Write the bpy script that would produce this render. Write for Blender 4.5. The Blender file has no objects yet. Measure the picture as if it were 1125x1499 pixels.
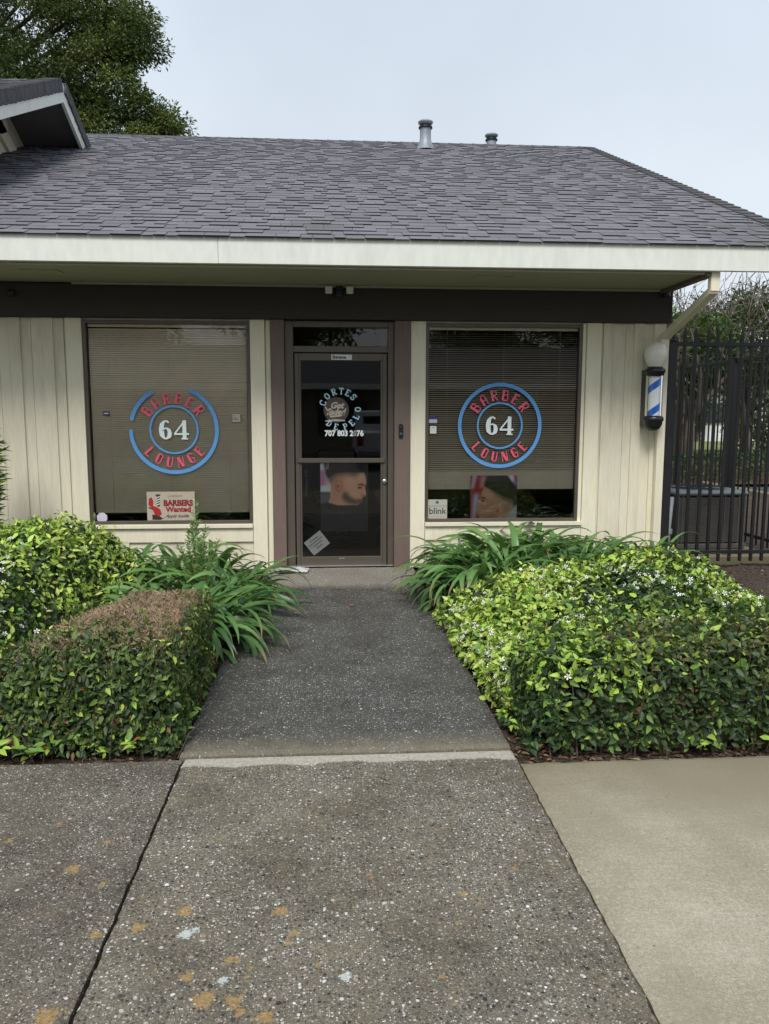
import bpy, bmesh, math, random
import numpy as np
from mathutils import Matrix, Vector
random.seed(7); rng = np.random.default_rng(7)
S = bpy.context.scene; COL = S.collection
R = math.radians

# ------------------------------------------------------------------ camera, sky, sun, exposure
cd = bpy.data.cameras.new('camera'); cam = bpy.data.objects.new('camera', cd); COL.objects.link(cam)
PITCH, YAW, ROLL = R(7.1), R(3.95), R(0.1)
cd.sensor_fit = 'VERTICAL'; cd.sensor_height = 36.0; cd.lens = 36.0 * 1126 / 1499
cd.clip_end = 2000; cd.clip_start = 0.05
fw = Vector((math.sin(YAW) * math.cos(PITCH), math.cos(YAW) * math.cos(PITCH), -math.sin(PITCH)))
rt = Vector((math.cos(YAW), -math.sin(YAW), 0)); up = rt.cross(fw)
rt2 = rt * math.cos(ROLL) + up * math.sin(ROLL); up2 = up * math.cos(ROLL) - rt * math.sin(ROLL)
cam.matrix_world = Matrix(((rt2.x, up2.x, -fw.x, 0), (rt2.y, up2.y, -fw.y, 0), (rt2.z, up2.z, -fw.z, 1.55), (0, 0, 0, 1)))
S.camera = cam
CAMP = np.array([0, 0, 1.55])

SUN_EL, SUN_AZ = R(52), R(192)          # azimuth measured from +Y clockwise: behind the viewer, a little left
W = bpy.data.worlds.new('World'); S.world = W; W.use_nodes = True
wn = W.node_tree; wn.nodes.clear()
def wnode(t, **k):
    n = wn.nodes.new(t)
    for a, b in k.items(): setattr(n, a, b)
    return n
sky = wnode('ShaderNodeTexSky', sky_type='NISHITA', sun_disc=False, sun_elevation=SUN_EL, sun_rotation=SUN_AZ, air_density=1.0, dust_density=4.0)
skm = wnode('ShaderNodeVectorMath', operation='SCALE'); skm.inputs['Scale'].default_value = 0.10
wn.links.new(sky.outputs[0], skm.inputs[0])
tc = wnode('ShaderNodeTexCoord'); sep = wnode('ShaderNodeSeparateXYZ'); wn.links.new(tc.outputs['Generated'], sep.inputs[0])
ramp = wnode('ShaderNodeValToRGB'); wn.links.new(sep.outputs['Z'], ramp.inputs[0])      # even cloud cover, paler low down
ramp.color_ramp.elements[0].position = 0.0; ramp.color_ramp.elements[0].color = (.83, .875, .92, 1)
ramp.color_ramp.elements[1].position = 0.75; ramp.color_ramp.elements[1].color = (.56, .665, .775, 1)
nz = wnode('ShaderNodeTexNoise'); nz.inputs['Scale'].default_value = 2.2; nz.inputs['Detail'].default_value = 4
wn.links.new(tc.outputs['Generated'], nz.inputs['Vector'])
nr = wnode('ShaderNodeMapRange'); nr.inputs[1].default_value = .3; nr.inputs[2].default_value = .7; nr.inputs[3].default_value = .86; nr.inputs[4].default_value = 1.09
wn.links.new(nz.outputs[0], nr.inputs[0])
cl = wnode('ShaderNodeVectorMath', operation='SCALE'); wn.links.new(ramp.outputs[0], cl.inputs[0]); wn.links.new(nr.outputs[0], cl.inputs['Scale'])
mx = wnode('ShaderNodeMix', data_type='RGBA'); mx.inputs[0].default_value = .82
wn.links.new(skm.outputs[0], mx.inputs[6]); wn.links.new(cl.outputs[0], mx.inputs[7])
bg = wnode('ShaderNodeBackground'); bg.inputs[1].default_value = 0.62; wo = wnode('ShaderNodeOutputWorld')
wn.links.new(mx.outputs[2], bg.inputs[0]); wn.links.new(bg.outputs[0], wo.inputs[0])

sd = bpy.data.lights.new('sun', 'SUN'); sd.energy = 1.5; sd.angle = R(22); sd.color = (1, .97, .92)
sun = bpy.data.objects.new('sun', sd); COL.objects.link(sun)
sdir = Vector((math.sin(SUN_AZ) * math.cos(SUN_EL), math.cos(SUN_AZ) * math.cos(SUN_EL), math.sin(SUN_EL)))
sun.rotation_euler = sdir.to_track_quat('Z', 'Y').to_euler()
S.view_settings.view_transform = 'Standard'; S.view_settings.look = 'None'
S.view_settings.exposure = 0.92; S.view_settings.gamma = 1.0; S.view_settings.use_curve_mapping = False
S.cycles.use_denoising = True
S.cycles.max_bounces = 8; S.cycles.transparent_max_bounces = 12

# ------------------------------------------------------------------ helpers
WM = {}
def link(o, parent=None, mw=None):
    COL.objects.link(o)
    if parent is not None:
        o.parent = parent; o.matrix_parent_inverse = WM[parent].inverted()
    if mw is not None: o.matrix_basis = mw
    WM[o] = mw.copy() if mw is not None else Matrix.Identity(4)
    return o
def tag(o, label, cat, group=None):
    o['label'] = label; o['category'] = cat
    if group: o['group'] = group
    return o
def thing(name, label, cat, loc=(0, 0, 0), group=None):
    e = bpy.data.objects.new(name, None); e.empty_display_size = .1
    link(e, None, Matrix.Translation(loc)); return tag(e, label, cat, group)
class MB:
    """collects faces of one mesh; material index per face, colour per vertex"""
    def __init__(s): s.v = []; s.f = []; s.m = []; s.c = []; s.sm = []
    def add(s, vs, fs, mi=0, col=None, smooth=False):
        b = len(s.v); s.v += [tuple(p) for p in vs]; s.f += [tuple(i + b for i in f) for f in fs]
        s.m += [mi] * len(fs); s.c += [col or (1, 1, 1)] * len(vs); s.sm += [smooth] * len(fs); return s
    def box(s, x0, x1, y0, y1, z0, z1, c=0.0, mi=0, col=None, M=None):
        vs, fs = chbox(x0, x1, y0, y1, z0, z1, c)
        if M is not None: vs = [M @ Vector(p) for p in vs]
        return s.add(vs, fs, mi, col)
    def tube(s, pts, rad, n=8, mi=0, col=None, cap=True):
        vs, fs = tube(pts, rad, n, cap); return s.add(vs, fs, mi, col, True)
    def lathe(s, prof, cx, cy, n=24, mi=0, col=None):
        vs = []; fs = []
        for r, z in prof:
            for k in range(n):
                a = 2 * math.pi * k / n; vs.append((cx + r * math.cos(a), cy + r * math.sin(a), z))
        for i in range(len(prof) - 1):
            for k in range(n):
                k2 = (k + 1) % n; fs.append((i * n + k, i * n + k2, (i + 1) * n + k2, (i + 1) * n + k))
        return s.add(vs, fs, mi, col, True)
    def poly(s, pts2, y, ext=0.002, mi=0, M=None, col=None):
        """flat polygon in XZ facing -Y at y, extruded towards +Y"""
        n = len(pts2)
        a = sum(pts2[i][0] * pts2[(i + 1) % n][1] - pts2[(i + 1) % n][0] * pts2[i][1] for i in range(n))
        if a < 0: pts2 = pts2[::-1]
        vs = [(p[0], y, p[1]) for p in pts2] + [(p[0], y + ext, p[1]) for p in pts2]
        fs = [tuple(range(n))] + [(i, i + n, (i + 1) % n + n, (i + 1) % n) for i in range(n)]
        if M is not None: vs = [M @ Vector(p) for p in vs]
        return s.add(vs, fs, mi, col)
    def build(s, name, mats, parent=None, mw=None, cols=False):
        me = bpy.data.meshes.new(name); me.from_pydata(s.v, [], s.f)
        for m in (mats if isinstance(mats, (list, tuple)) else [mats]): me.materials.append(m)
        me.polygons.foreach_set('material_index', s.m); me.polygons.foreach_set('use_smooth', s.sm)
        if cols:
            at = me.color_attributes.new('Col', 'FLOAT_COLOR', 'POINT')
            at.data.foreach_set('color', np.concatenate([np.array(s.c, float), np.ones((len(s.c), 1))], 1).ravel())
        me.update(); return link(bpy.data.objects.new(name, me), parent, mw)
def chbox(x0, x1, y0, y1, z0, z1, c):
    if c <= 0:
        vs = [(x, y, z) for x in (x0, x1) for y in (y0, y1) for z in (z0, z1)]
        return vs, [(0, 1, 3, 2), (4, 6, 7, 5), (0, 4, 5, 1), (2, 3, 7, 6), (0, 2, 6, 4), (1, 5, 7, 3)]
    c = min(c, (x1 - x0) * .45, (y1 - y0) * .45, (z1 - z0) * .45)
    vs = []; ix = {}
    for i, X in enumerate((x0, x1)):
        for j, Y in enumerate((y0, y1)):
            for k, Z in enumerate((z0, z1)):
                sx, sy, sz = (1 - 2 * i) * c, (1 - 2 * j) * c, (1 - 2 * k) * c
                ix[i, j, k, 0] = len(vs); vs.append((X, Y + sy, Z + sz))
                ix[i, j, k, 1] = len(vs); vs.append((X + sx, Y, Z + sz))
                ix[i, j, k, 2] = len(vs); vs.append((X + sx, Y + sy, Z))
    I = lambda *a: ix[a]
    fs = []
    for i in (0, 1): fs.append([I(i, 0, 0, 0), I(i, 1, 0, 0), I(i, 1, 1, 0), I(i, 0, 1, 0)][::1 if i else -1])
    for j in (0, 1): fs.append([I(0, j, 0, 1), I(1, j, 0, 1), I(1, j, 1, 1), I(0, j, 1, 1)][::-1 if j else 1])
    for k in (0, 1): fs.append([I(0, 0, k, 2), I(1, 0, k, 2), I(1, 1, k, 2), I(0, 1, k, 2)][::1 if k else -1])
    for j in (0, 1):
        for k in (0, 1): fs.append([I(0, j, k, 1), I(1, j, k, 1), I(1, j, k, 2), I(0, j, k, 2)])
    for i in (0, 1):
        for k in (0, 1): fs.append([I(i, 0, k, 0), I(i, 1, k, 0), I(i, 1, k, 2), I(i, 0, k, 2)])
        for j in (0, 1): fs.append([I(i, j, 0, 0), I(i, j, 1, 0), I(i, j, 1, 1), I(i, j, 0, 1)])
    for q in ix:
        if q[3] == 0: fs.append([I(*q[:3], 0), I(*q[:3], 1), I(*q[:3], 2)])
    cx = Vector(((x0 + x1) / 2, (y0 + y1) / 2, (z0 + z1) / 2)); out = []
    for f in fs:
        p = [Vector(vs[i]) for i in f]; nn = (p[1] - p[0]).cross(p[2] - p[0])
        m = sum(p, Vector()) / len(p) - cx
        out.append(tuple(f) if nn.dot(m) > 0 else tuple(f[::-1]))
    return vs, out
def tube(pts, rad, n=8, cap=True):
    pts = [Vector(p) for p in pts]; rad = rad if isinstance(rad, (list, tuple)) else [rad] * len(pts)
    vs = []; fs = []; ref = Vector((0.3, 0.2, 1)).normalized()
    for i, p in enumerate(pts):
        t = (pts[min(i + 1, len(pts) - 1)] - pts[max(i - 1, 0)]).normalized()
        a = t.cross(ref)
        if a.length < .05: a = t.cross(Vector((1, 0, 0)))
        a.normalize(); b = t.cross(a)
        for k in range(n):
            q = 2 * math.pi * k / n; vs.append(p + (a * math.cos(q) + b * math.sin(q)) * rad[i])
    for i in range(len(pts) - 1):
        for k in range(n):
            k2 = (k + 1) % n; fs.append((i * n + k, i * n + k2, (i + 1) * n + k2, (i + 1) * n + k))
    if cap: fs += [tuple(range(n))[::-1], tuple(range((len(pts) - 1) * n, len(pts) * n))]
    return vs, fs
def bx(name, mat, parent, x0, x1, y0, y1, z0, z1, c=0.003): return MB().box(x0, x1, y0, y1, z0, z1, c).build(name, mat, parent)

# ------------------------------------------------------------------ materials
class NT:
    def __init__(s, name):
        s.mat = bpy.data.materials.new(name); s.mat.use_nodes = True; s.t = s.mat.node_tree; s.t.nodes.clear()
        s.out = s.n('ShaderNodeOutputMaterial'); s.b = s.n('ShaderNodeBsdfPrincipled'); s.t.links.new(s.b.outputs[0], s.out.inputs[0])
    def n(s, typ, attrs=None, **ins):
        nd = s.t.nodes.new(typ)
        for a, b in (attrs or {}).items(): setattr(nd, a, b)
        for k, v in ins.items():
            k = int(k[1:]) if k[0] == '_' and k[1:].isdigit() else k.replace('_', ' ')
            s.put(nd.inputs[k], v)
        return nd
    def put(s, sock, v):
        if isinstance(v, bpy.types.NodeSocket): s.t.links.new(v, sock)
        elif isinstance(v, (tuple, list)) and sock.type == 'RGBA': sock.default_value = tuple(v) + (1,) * (4 - len(v))
        else: sock.default_value = v
    def set(s, **ins):
        for k, v in ins.items(): s.put(s.b.inputs[k.replace('_', ' ')], v)
        return s
    def mix(s, f, a, b, mode='MIX'):
        m = s.n('ShaderNodeMix', {'data_type': 'RGBA', 'blend_type': mode}); s.put(m.inputs[0], f); s.put(m.inputs[6], a); s.put(m.inputs[7], b); return m.outputs[2]
    def math(s, op, a, b=0.0, c=0.0):
        m = s.n('ShaderNodeMath', {'operation': op}); s.put(m.inputs[0], a); s.put(m.inputs[1], b); s.put(m.inputs[2], c); return m.outputs[0]
    def rng(s, v, a, b, c=0.0, d=1.0):
        m = s.n('ShaderNodeMapRange'); s.put(m.inputs[0], v)
        for i, q in enumerate((a, b, c, d)): s.put(m.inputs[i + 1], q)
        return m.outputs[0]
    def ramp(s, v, stops, interp='LINEAR'):
        r = s.n('ShaderNodeValToRGB'); s.put(r.inputs[0], v); cr = r.color_ramp; cr.interpolation = interp
        while len(cr.elements) < len(stops): cr.elements.new(.5)
        for e, (p, c) in zip(cr.elements, stops): e.position = p; e.color = tuple(c) + (1,)
        return r.outputs[0]
    def pos(s): return s.n('ShaderNodeNewGeometry').outputs['Position']
    def noise(s, scale, detail=4, vec=None, rough=.55):
        nd = s.n('ShaderNodeTexNoise', None, Scale=scale, Detail=detail, Roughness=rough); s.put(nd.inputs['Vector'], vec or s.pos()); return nd.outputs[0]
    def scaled(s, sc, vec=None):
        m = s.n('ShaderNodeMapping', None, Scale=sc); s.put(m.inputs['Vector'], vec or s.pos()); return m.outputs[0]
    def bump(s, h, strength=.3, dist=.01):
        b = s.n('ShaderNodeBump', None, Strength=strength, Distance=dist, Height=h); s.put(s.b.inputs['Normal'], b.outputs[0])
    def attr(s, name, out='Color'): return s.n('ShaderNodeAttribute', {'attribute_name': name}).outputs[out]
def paint(name, col, rough=.6, var=.12, grain=None, bump=.15, dirt=None, metal=0, objvar=0.0):
    t = NT(name); v = t.scaled(grain) if grain else t.pos()
    nz = t.noise(6, 5, v); c = t.mix(t.rng(nz, .3, .7), tuple(x * (1 - var) for x in col), tuple(min(1, x * (1 + var)) for x in col))
    if objvar:
        oi = t.n('ShaderNodeObjectInfo').outputs['Random']
        k = t.rng(oi, 0, 1, 1 - objvar, 1 + objvar); c = t.n('ShaderNodeVectorMath', {'operation': 'SCALE'}, _0=c, Scale=k).outputs[0]
    if dirt:
        dn = t.rng(t.noise(3.1, 6, t.scaled((1.5, 1.5, .35))), .5, .72, 0, dirt[1]); c = t.mix(dn, c, dirt[0])
    t.set(Base_Color=c, Roughness=rough, Metallic=metal)
    if bump: t.bump(t.noise(40, 4, v), bump, .004)
    return t.mat
def flat(name, col, rough=.5, metal=0, emit=0):
    t = NT(name); nz = t.rng(t.noise(25, 3), .2, .8, .92, 1.06)
    c = t.n('ShaderNodeVectorMath', {'operation': 'SCALE'}, _0=tuple(col), Scale=nz).outputs[0]
    t.set(Base_Color=c, Roughness=rough, Metallic=metal); return t.mat
def vcol(name, rough=.6, spec=.3):
    t = NT(name); t.set(Base_Color=t.attr('Col'), Roughness=rough, Specular_IOR_Level=spec); return t.mat
def leafmat(name, rough=.46, trans=.22, spec=.35):
    t = NT(name); c = t.attr('Col'); t.set(Base_Color=c, Roughness=rough, Specular_IOR_Level=spec)
    tr = t.n('ShaderNodeBsdfTranslucent'); t.put(tr.inputs[0], t.mix(.5, c, (.24, .34, .05), 'MIX'))
    ms = t.n('ShaderNodeMixShader'); ms.inputs[0].default_value = trans
    t.t.links.new(t.b.outputs[0], ms.inputs[1]); t.t.links.new(tr.outputs[0], ms.inputs[2]); t.t.links.new(ms.outputs[0], t.out.inputs[0]); return t.mat
def glassmat(name, tint=(.96, .97, .96), ior=1.58):
    t = NT(name); t.t.nodes.remove(t.b)
    fr = t.n('ShaderNodeFresnel', None, IOR=ior); tr = t.n('ShaderNodeBsdfTransparent', None, Color=tint); gl = t.n('ShaderNodeBsdfGlossy', None, Color=(1, 1, 1), Roughness=.0)
    nb = t.n('ShaderNodeBump', None, Strength=.02, Distance=.02, Height=t.noise(1.6, 1)); t.put(gl.inputs['Normal'], nb.outputs[0])
    ms = t.n('ShaderNodeMixShader'); t.t.links.new(fr.outputs[0], ms.inputs[0]); t.t.links.new(tr.outputs[0], ms.inputs[1]); t.t.links.new(gl.outputs[0], ms.inputs[2]); t.t.links.new(ms.outputs[0], t.out.inputs[0]); return t.mat

CREAM = paint('cream_wood_paint', (.755, .695, .545), .65, .07, (14, 14, .9), .45, ((.36, .31, .21), .42), objvar=.06)
TRIM = paint('cream_trim_paint', (.82, .755, .59), .6, .06, (14, 14, .9), .3, ((.42, .37, .26), .22), objvar=.03)
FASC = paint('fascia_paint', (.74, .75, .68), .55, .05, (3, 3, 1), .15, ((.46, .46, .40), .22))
SOFF = paint('soffit_paint_shaded', (.37, .355, .27), .7, .08, (1, 8, 1), .1)  # cream soffit, its colour lowered to carry the shade under the eave
BROWN = paint('brown_paint', (.165, .118, .098), .6, .10, (14, 14, .9), .35, objvar=.04)
BEAM = paint('brown_beam_paint_shaded', (.040, .031, .028), .6, .12, (.9, 14, 14), .35)  # darker than the posts' brown: shade below the soffit is put into the colour
BRONZE = paint('bronze_aluminium', (.125, .105, .085), .42, .06, None, .04, metal=.35)
BLACKM = paint('black_metal_paint', (.012, .012, .014), .42, .2, None, .1)
BLACKP = flat('black_plastic', (.014, .014, .016), .35)
WHITEP = flat('white_plastic', (.72, .72, .70), .4)
GALV = paint('galvanised_steel', (.25, .28, .32), .5, .25, None, .1, ((.22, .22, .22), .5), metal=.15)
GLASS = glassmat('window_glass')
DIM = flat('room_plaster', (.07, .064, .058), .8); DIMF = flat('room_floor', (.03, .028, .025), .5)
BLIND = paint('blind_slat_vinyl', (.86, .75, .57), .5, .05, None, 0)
ALU = flat('brushed_metal', (.5, .5, .5), .35, .9)

def shingle_mat():
    t = NT('asphalt_shingle'); c = t.attr('Col')
    g = t.rng(t.noise(420, 2), .3, .7, .72, 1.28); c = t.n('ShaderNodeVectorMath', {'operation': 'SCALE'}, _0=c, Scale=g).outputs[0]
    m = t.rng(t.noise(.9, 5), .55, .75, 0, .45); c = t.mix(m, c, (.085, .085, .055))
    t.set(Base_Color=c, Roughness=.85, Specular_IOR_Level=.25); t.bump(t.noise(300, 2), .4, .003); return t.mat
SHING = shingle_mat(); BUTT = flat('shingle_butt_edge', (.015, .014, .017), .95)

def aggregate(name, mortar, stones, scale, stone_amt=.62, stain=((.10, .085, .05), .4), lichen=False, pale=None, stainscale=1.3, bigamt=.80):
    t = NT(name); P = t.pos(); fl = t.scaled((1, 1, .3)); hs = []
    mort = t.mix(t.rng(t.noise(150, 3), .3, .7), tuple(x * .5 for x in mortar), tuple(x * 1.5 for x in mortar)); c = mort
    for sc_, amt, r0, r1 in ((scale * 2.1, .8, .34, .46), (scale, stone_amt, .30, .40), (scale * .55, 1 - bigamt, .27, .33)):   # sand, pebbles, the odd large one
        wv = t.n('ShaderNodeVectorMath', {'operation': 'ADD'}, _0=fl, _1=t.n('ShaderNodeVectorMath', {'operation': 'SCALE'}, _0=t.n('ShaderNodeTexNoise', None, Scale=sc_ * .8, Detail=1.0, Vector=P).outputs['Color'], Scale=.5 / sc_).outputs[0]).outputs[0]
        vo = t.n('ShaderNodeTexVoronoi', {'feature': 'F1'}, Scale=sc_, Vector=wv); sp = t.n('ShaderNodeSeparateColor'); t.put(sp.inputs[0], vo.outputs['Color'])
        f = t.math('MULTIPLY', t.rng(vo.outputs['Distance'], r0, r1, 1, 0), t.math('LESS_THAN', sp.outputs[1], amt)); c = t.mix(f, c, t.ramp(sp.outputs[0], stones)); hs.append(f)
    sn = t.rng(t.noise(stainscale, 6, None, .62), .42, .68, 0, stain[1]); c = t.mix(sn, c, stain[0], 'MIX')
    c = t.mix(t.rng(t.noise(2.7, 6, None, .65), .40, .66, .0, .75), c, t.mix(1.0, c, (.48, .46, .43), 'MULTIPLY')); c = t.mix(t.rng(t.noise(7.5, 5), .54, .72, .0, .2), c, (stain[0][0] * 1.15, stain[0][1] * 1.05, stain[0][2] * .8))
    if pale:                                                                # dry, unweathered strip that the eave keeps from the rain
        yy = t.n('ShaderNodeSeparateXYZ'); t.put(yy.inputs[0], P)
        w = t.math('ADD', yy.outputs[1], t.rng(t.noise(3.5, 4), 0, 1, -.10, .10)); k = t.rng(w, pale[0], pale[1], 0, .8)
        c = t.mix(k, c, t.mix(.55, t.n('ShaderNodeVectorMath', {'operation': 'SCALE'}, _0=c, Scale=2.4).outputs[0], (.33, .30, .235)))
        e = t.rng(t.math('ADD', yy.outputs[1], t.rng(t.noise(9, 4), 0, 1, -.12, .12)), 3.40, 3.62, .6, 0); c = t.mix(e, c, (.24, .21, .14))
    if lichen:
        br = t.noise(130, 3)
        for nm, a, b in (('lichen', (.42, .25, .08), (.29, .19, .08)), ('lichenw', (.62, .66, .62), (.48, .52, .50)), ('mortar', (.56, .53, .45), (.42, .39, .31))):
            k = t.rng(t.math('ADD', t.attr(nm, 'Fac'), t.rng(br, .25, .75, -.42, .42)), .42, .66, 0, .72)
            c = t.mix(k, c, t.mix(t.rng(t.noise(60, 2), .35, .65), a, b))
    t.set(Base_Color=c, Roughness=.75, Specular_IOR_Level=.35)
    t.bump(t.math('ADD', t.math('MULTIPLY', hs[1], .7), t.math('ADD', hs[2], t.math('MULTIPLY', hs[0], .35))), .6, .005); return t.mat
ST = [(0, (.022, .022, .023)), (.22, (.065, .062, .058)), (.42, (.14, .122, .10)), (.60, (.26, .225, .175)), (.74, (.40, .36, .30)), (.80, (.30, .21, .16)), (.86, (.50, .47, .42)), (.94, (.62, .60, .56)), (1, (.84, .83, .80))]
STD = [(0, (.028, .027, .026)), (.40, (.066, .064, .060)), (.66, (.12, .115, .105)), (.80, (.21, .20, .185)), (.89, (.46, .44, .41)), (1, (.84, .82, .78))]
SLAB = aggregate('exposed_aggregate_worn', (.155, .138, .105), ST, 76, .72, ((.22, .19, .12), .30), lichen=True)
SLABL = aggregate('exposed_aggregate_side', (.135, .120, .094), ST, 84, .70, ((.15, .12, .085), .32), lichen=True)
PATH = aggregate('exposed_aggregate_dark', (.088, .084, .076), STD, 84, .66, ((.10, .095, .08), .3), pale=(6.78, 6.98), bigamt=.88)
def concrete():
    t = NT('broomed_concrete'); n1 = t.noise(1.1, 6, None, .6); n2 = t.noise(220, 3)
    c = t.ramp(n1, [(.36, (.27, .245, .170)), (.5, (.385, .345, .250)), (.64, (.51, .465, .37))])
    c = t.mix(t.rng(n2, .35, .7, 0, .75), c, (.17, .148, .10)); c = t.mix(t.rng(t.noise(75, 5, None, .7), .48, .72, 0, .6), c, (.58, .53, .43)); c = t.mix(t.rng(t.noise(48, 5, None, .7), .52, .75, 0, .5), c, (.20, .175, .125))
    sp = t.n('ShaderNodeSeparateXYZ'); t.put(sp.inputs[0], t.pos())
    e = t.rng(t.math('ADD', sp.outputs[1], t.rng(t.noise(2.6, 5), 0, 1, -.6, .6)), 2.45, 3.35, 0, .85); c = t.mix(e, c, (.20, .17, .105))   # earth washed from the bed
    vs_ = t.n('ShaderNodeTexVoronoi', {'feature': 'F1'}, Scale=14, Vector=t.pos()); c = t.mix(t.rng(vs_.outputs['Distance'], .04, .08, .7, 0), c, (.09, .08, .065)); ck = t.n('ShaderNodeTexVoronoi', {'feature': 'DISTANCE_TO_EDGE'}, Scale=.55, Vector=t.n('ShaderNodeVectorMath', {'operation': 'ADD'}, _0=t.pos(), _1=t.n('ShaderNodeVectorMath', {'operation': 'SCALE'}, _0=t.n('ShaderNodeTexNoise', None, Scale=5.0, Detail=4.0, Vector=t.pos()).outputs['Color'], Scale=.18).outputs[0]).outputs[0]); c = t.mix(t.rng(ck.outputs['Distance'], .0005, .0016, .3, 0), c, (.14, .12, .09))
    bm = t.noise(95, 2, t.scaled((.06, 1, 1))); c = t.mix(t.rng(bm, .35, .7, 0, .22), c, (.22, .19, .135))
    c = t.mix(t.rng(t.noise(.75, 5, t.scaled((1.6, .7, 1))), .46, .62, 0, .6), c, (.25, .215, .15))
    t.set(Base_Color=c, Roughness=.85, Specular_IOR_Level=.25)
    t.bump(t.math('ADD', t.noise(60, 4, t.scaled((1, 6, 1))), t.math('MULTIPLY', n2, .7)), .35, .004); return t.mat
CONC = concrete()
def soilmat():
    t = NT('bark_soil'); c = t.ramp(t.noise(38, 6, None, .65), [(.3, (.022, .014, .010)), (.5, (.055, .036, .025)), (.7, (.12, .082, .056))])
    t.set(Base_Color=c, Roughness=.95); t.bump(t.noise(60, 5), .8, .02); return t.mat
SOIL = soilmat()
def asphaltmat():
    t = NT('asphalt'); c = t.ramp(t.noise(1.2, 6), [(.3, (.045, .045, .047)), (.7, (.075, .074, .072))]); c = t.mix(t.rng(t.noise(160, 2), .4, .7, 0, .5), c, (.13, .125, .12))
    t.set(Base_Color=c, Roughness=.85); t.bump(t.noise(140, 3), .5, .004); return t.mat
ASPH = asphaltmat()
LEAF = leafmat('leaf_waxy'); LEAFD = leafmat('leaf_tree', .5, .2, .35); STRAP = leafmat('strap_leaf', .36, .22, .5)
BARK = paint('bark', (.085, .062, .047), .9, .35, (6, 6, 1), .8)
TWIG = paint('twig', (.105, .075, .052), .9, .3, None, .4)
TWIGG = paint('grey_branch', (.17, .145, .125), .9, .25, None, .4)
FLOWER = vcol('petal_white', .5)

# ------------------------------------------------------------------ ground and paving
def grid_mesh(name, x0, x1, y0, y1, step, zf, mat, attrs=None, skirt=None, worn=False):
    nx = max(2, int((x1 - x0) / step) + 1); ny = max(2, int((y1 - y0) / step) + 1)
    X, Y = np.meshgrid(np.linspace(x0, x1, nx), np.linspace(y0, y1, ny)); Z = zf(X, Y)
    me = bpy.data.meshes.new(name); V = np.stack([X, Y, Z], -1).reshape(-1, 3)
    i = np.arange(nx * ny).reshape(ny, nx); F = np.stack([i[:-1, :-1], i[:-1, 1:], i[1:, 1:], i[1:, :-1]], -1).reshape(-1, 4)
    
    if worn:
        B = np.zeros((ny, nx), bool); B[0, :] = B[-1, :] = True; B[:, 0] = B[:, -1] = True; b = B.ravel(); r_ = np.random.default_rng(5)
        V[b, 0] += .0035 * snoise(V[b, 0] * 9, V[b, 1] * 9, 3.0, 71) + r_.normal(scale=.0012, size=b.sum()); V[b, 1] += .003 * snoise(V[b, 0] * 9, V[b, 1] * 9, 3.0, 72) + r_.normal(scale=.0012, size=b.sum()); V[b, 2] -= .005 + .004 * r_.random(b.sum())
    fl = F.tolist(); vl = V.tolist()
    if skirt is not None:
        loop = list(i[0, :]) + list(i[1:, -1]) + list(i[-1, -2::-1]) + list(i[-2:0:-1, 0]); b = len(vl)
        for k in loop: vl.append([vl[k][0], vl[k][1], skirt])
        n = len(loop)
        for k in range(n): fl.append([loop[k], b + k, b + (k + 1) % n, loop[(k + 1) % n]])
    me.from_pydata(vl, [], fl); me.materials.append(mat)
    for nm, fn in (attrs or {}).items():
        a = me.attributes.new(nm, 'FLOAT', 'POINT'); d = np.zeros(len(vl)); d[:nx * ny] = fn(X, Y).ravel(); a.data.foreach_set('value', d)
    me.update(); return me
def snoise(x, y, f=1.0, seed=0):
    """cheap smooth noise from sines, about -1..1"""
    r = np.random.default_rng(seed); o = 0
    for k in range(6):
        a = r.uniform(0, 6.28); w = f * (1.0 + .55 * k); o = o + np.sin((x * math.cos(a) + y * math.sin(a)) * w + r.uniform(0, 6.28) + 1.3 * np.sin((y * math.cos(a) - x * math.sin(a)) * w * .6)) / (1 + .5 * k)
    return o / 2.6
def structure(name, me): o = link(bpy.data.objects.new(name, me)); o['kind'] = 'structure'; return o
structure('ground', grid_mesh('ground', -400, 400, -300, 500, 50, lambda x, y: x * 0 - .14, ASPH))
def soilz(x, y): return -.035 + .018 * snoise(x, y, 5, 3) + .012 * snoise(x, y, 17, 4)
structure('garden_soil', grid_mesh('garden_soil', -9, 9.0, 3.22, 14.5, .06, soilz, SOIL, skirt=-.2))
spots = [(-.17, 2.27, .030), (-.47, 2.29, .030), (-.35, 1.91, .036), (-.27, 1.90, .030), (-.60, 2.22, .026), (-.14, 2.12, .016), (-.12, 2.16, .020), (-.30, 2.06, .018), (-.41, 2.0, .024), (.42, 2.32, .020), (.38, 2.18, .012), (-.35, 2.62, .010), (.28, 2.75, .012), (-.18, 1.84, .028), (.3, 1.95, .012), (.62, 2.45, .015), (-.1, 2.85, .010), (-.25, 1.86, .02), (.12, 2.45, .012), (-.05, 2.02, .014)]
_r = np.random.default_rng(12); spots += [(float(_r.uniform(-.66, .8)), float(_r.uniform(1.7, 3.0)), float(_r.uniform(.004, .010))) for _ in range(60)]
wspots = [(-.45, 2.18, .026), (-.425, 2.20, .018), (.03, 1.97, .022), (-.31, 1.98, .018)]
spl = [(-1.05, 2.86, .02), (-1.2, 2.75, .022), (-.83, 2.72, .02), (-.9, 2.55, .03), (-.75, 1.88, .04), (-.72, 2.2, .025), (-1.1, 2.2, .02), (-.78, 2.45, .018)]
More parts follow.
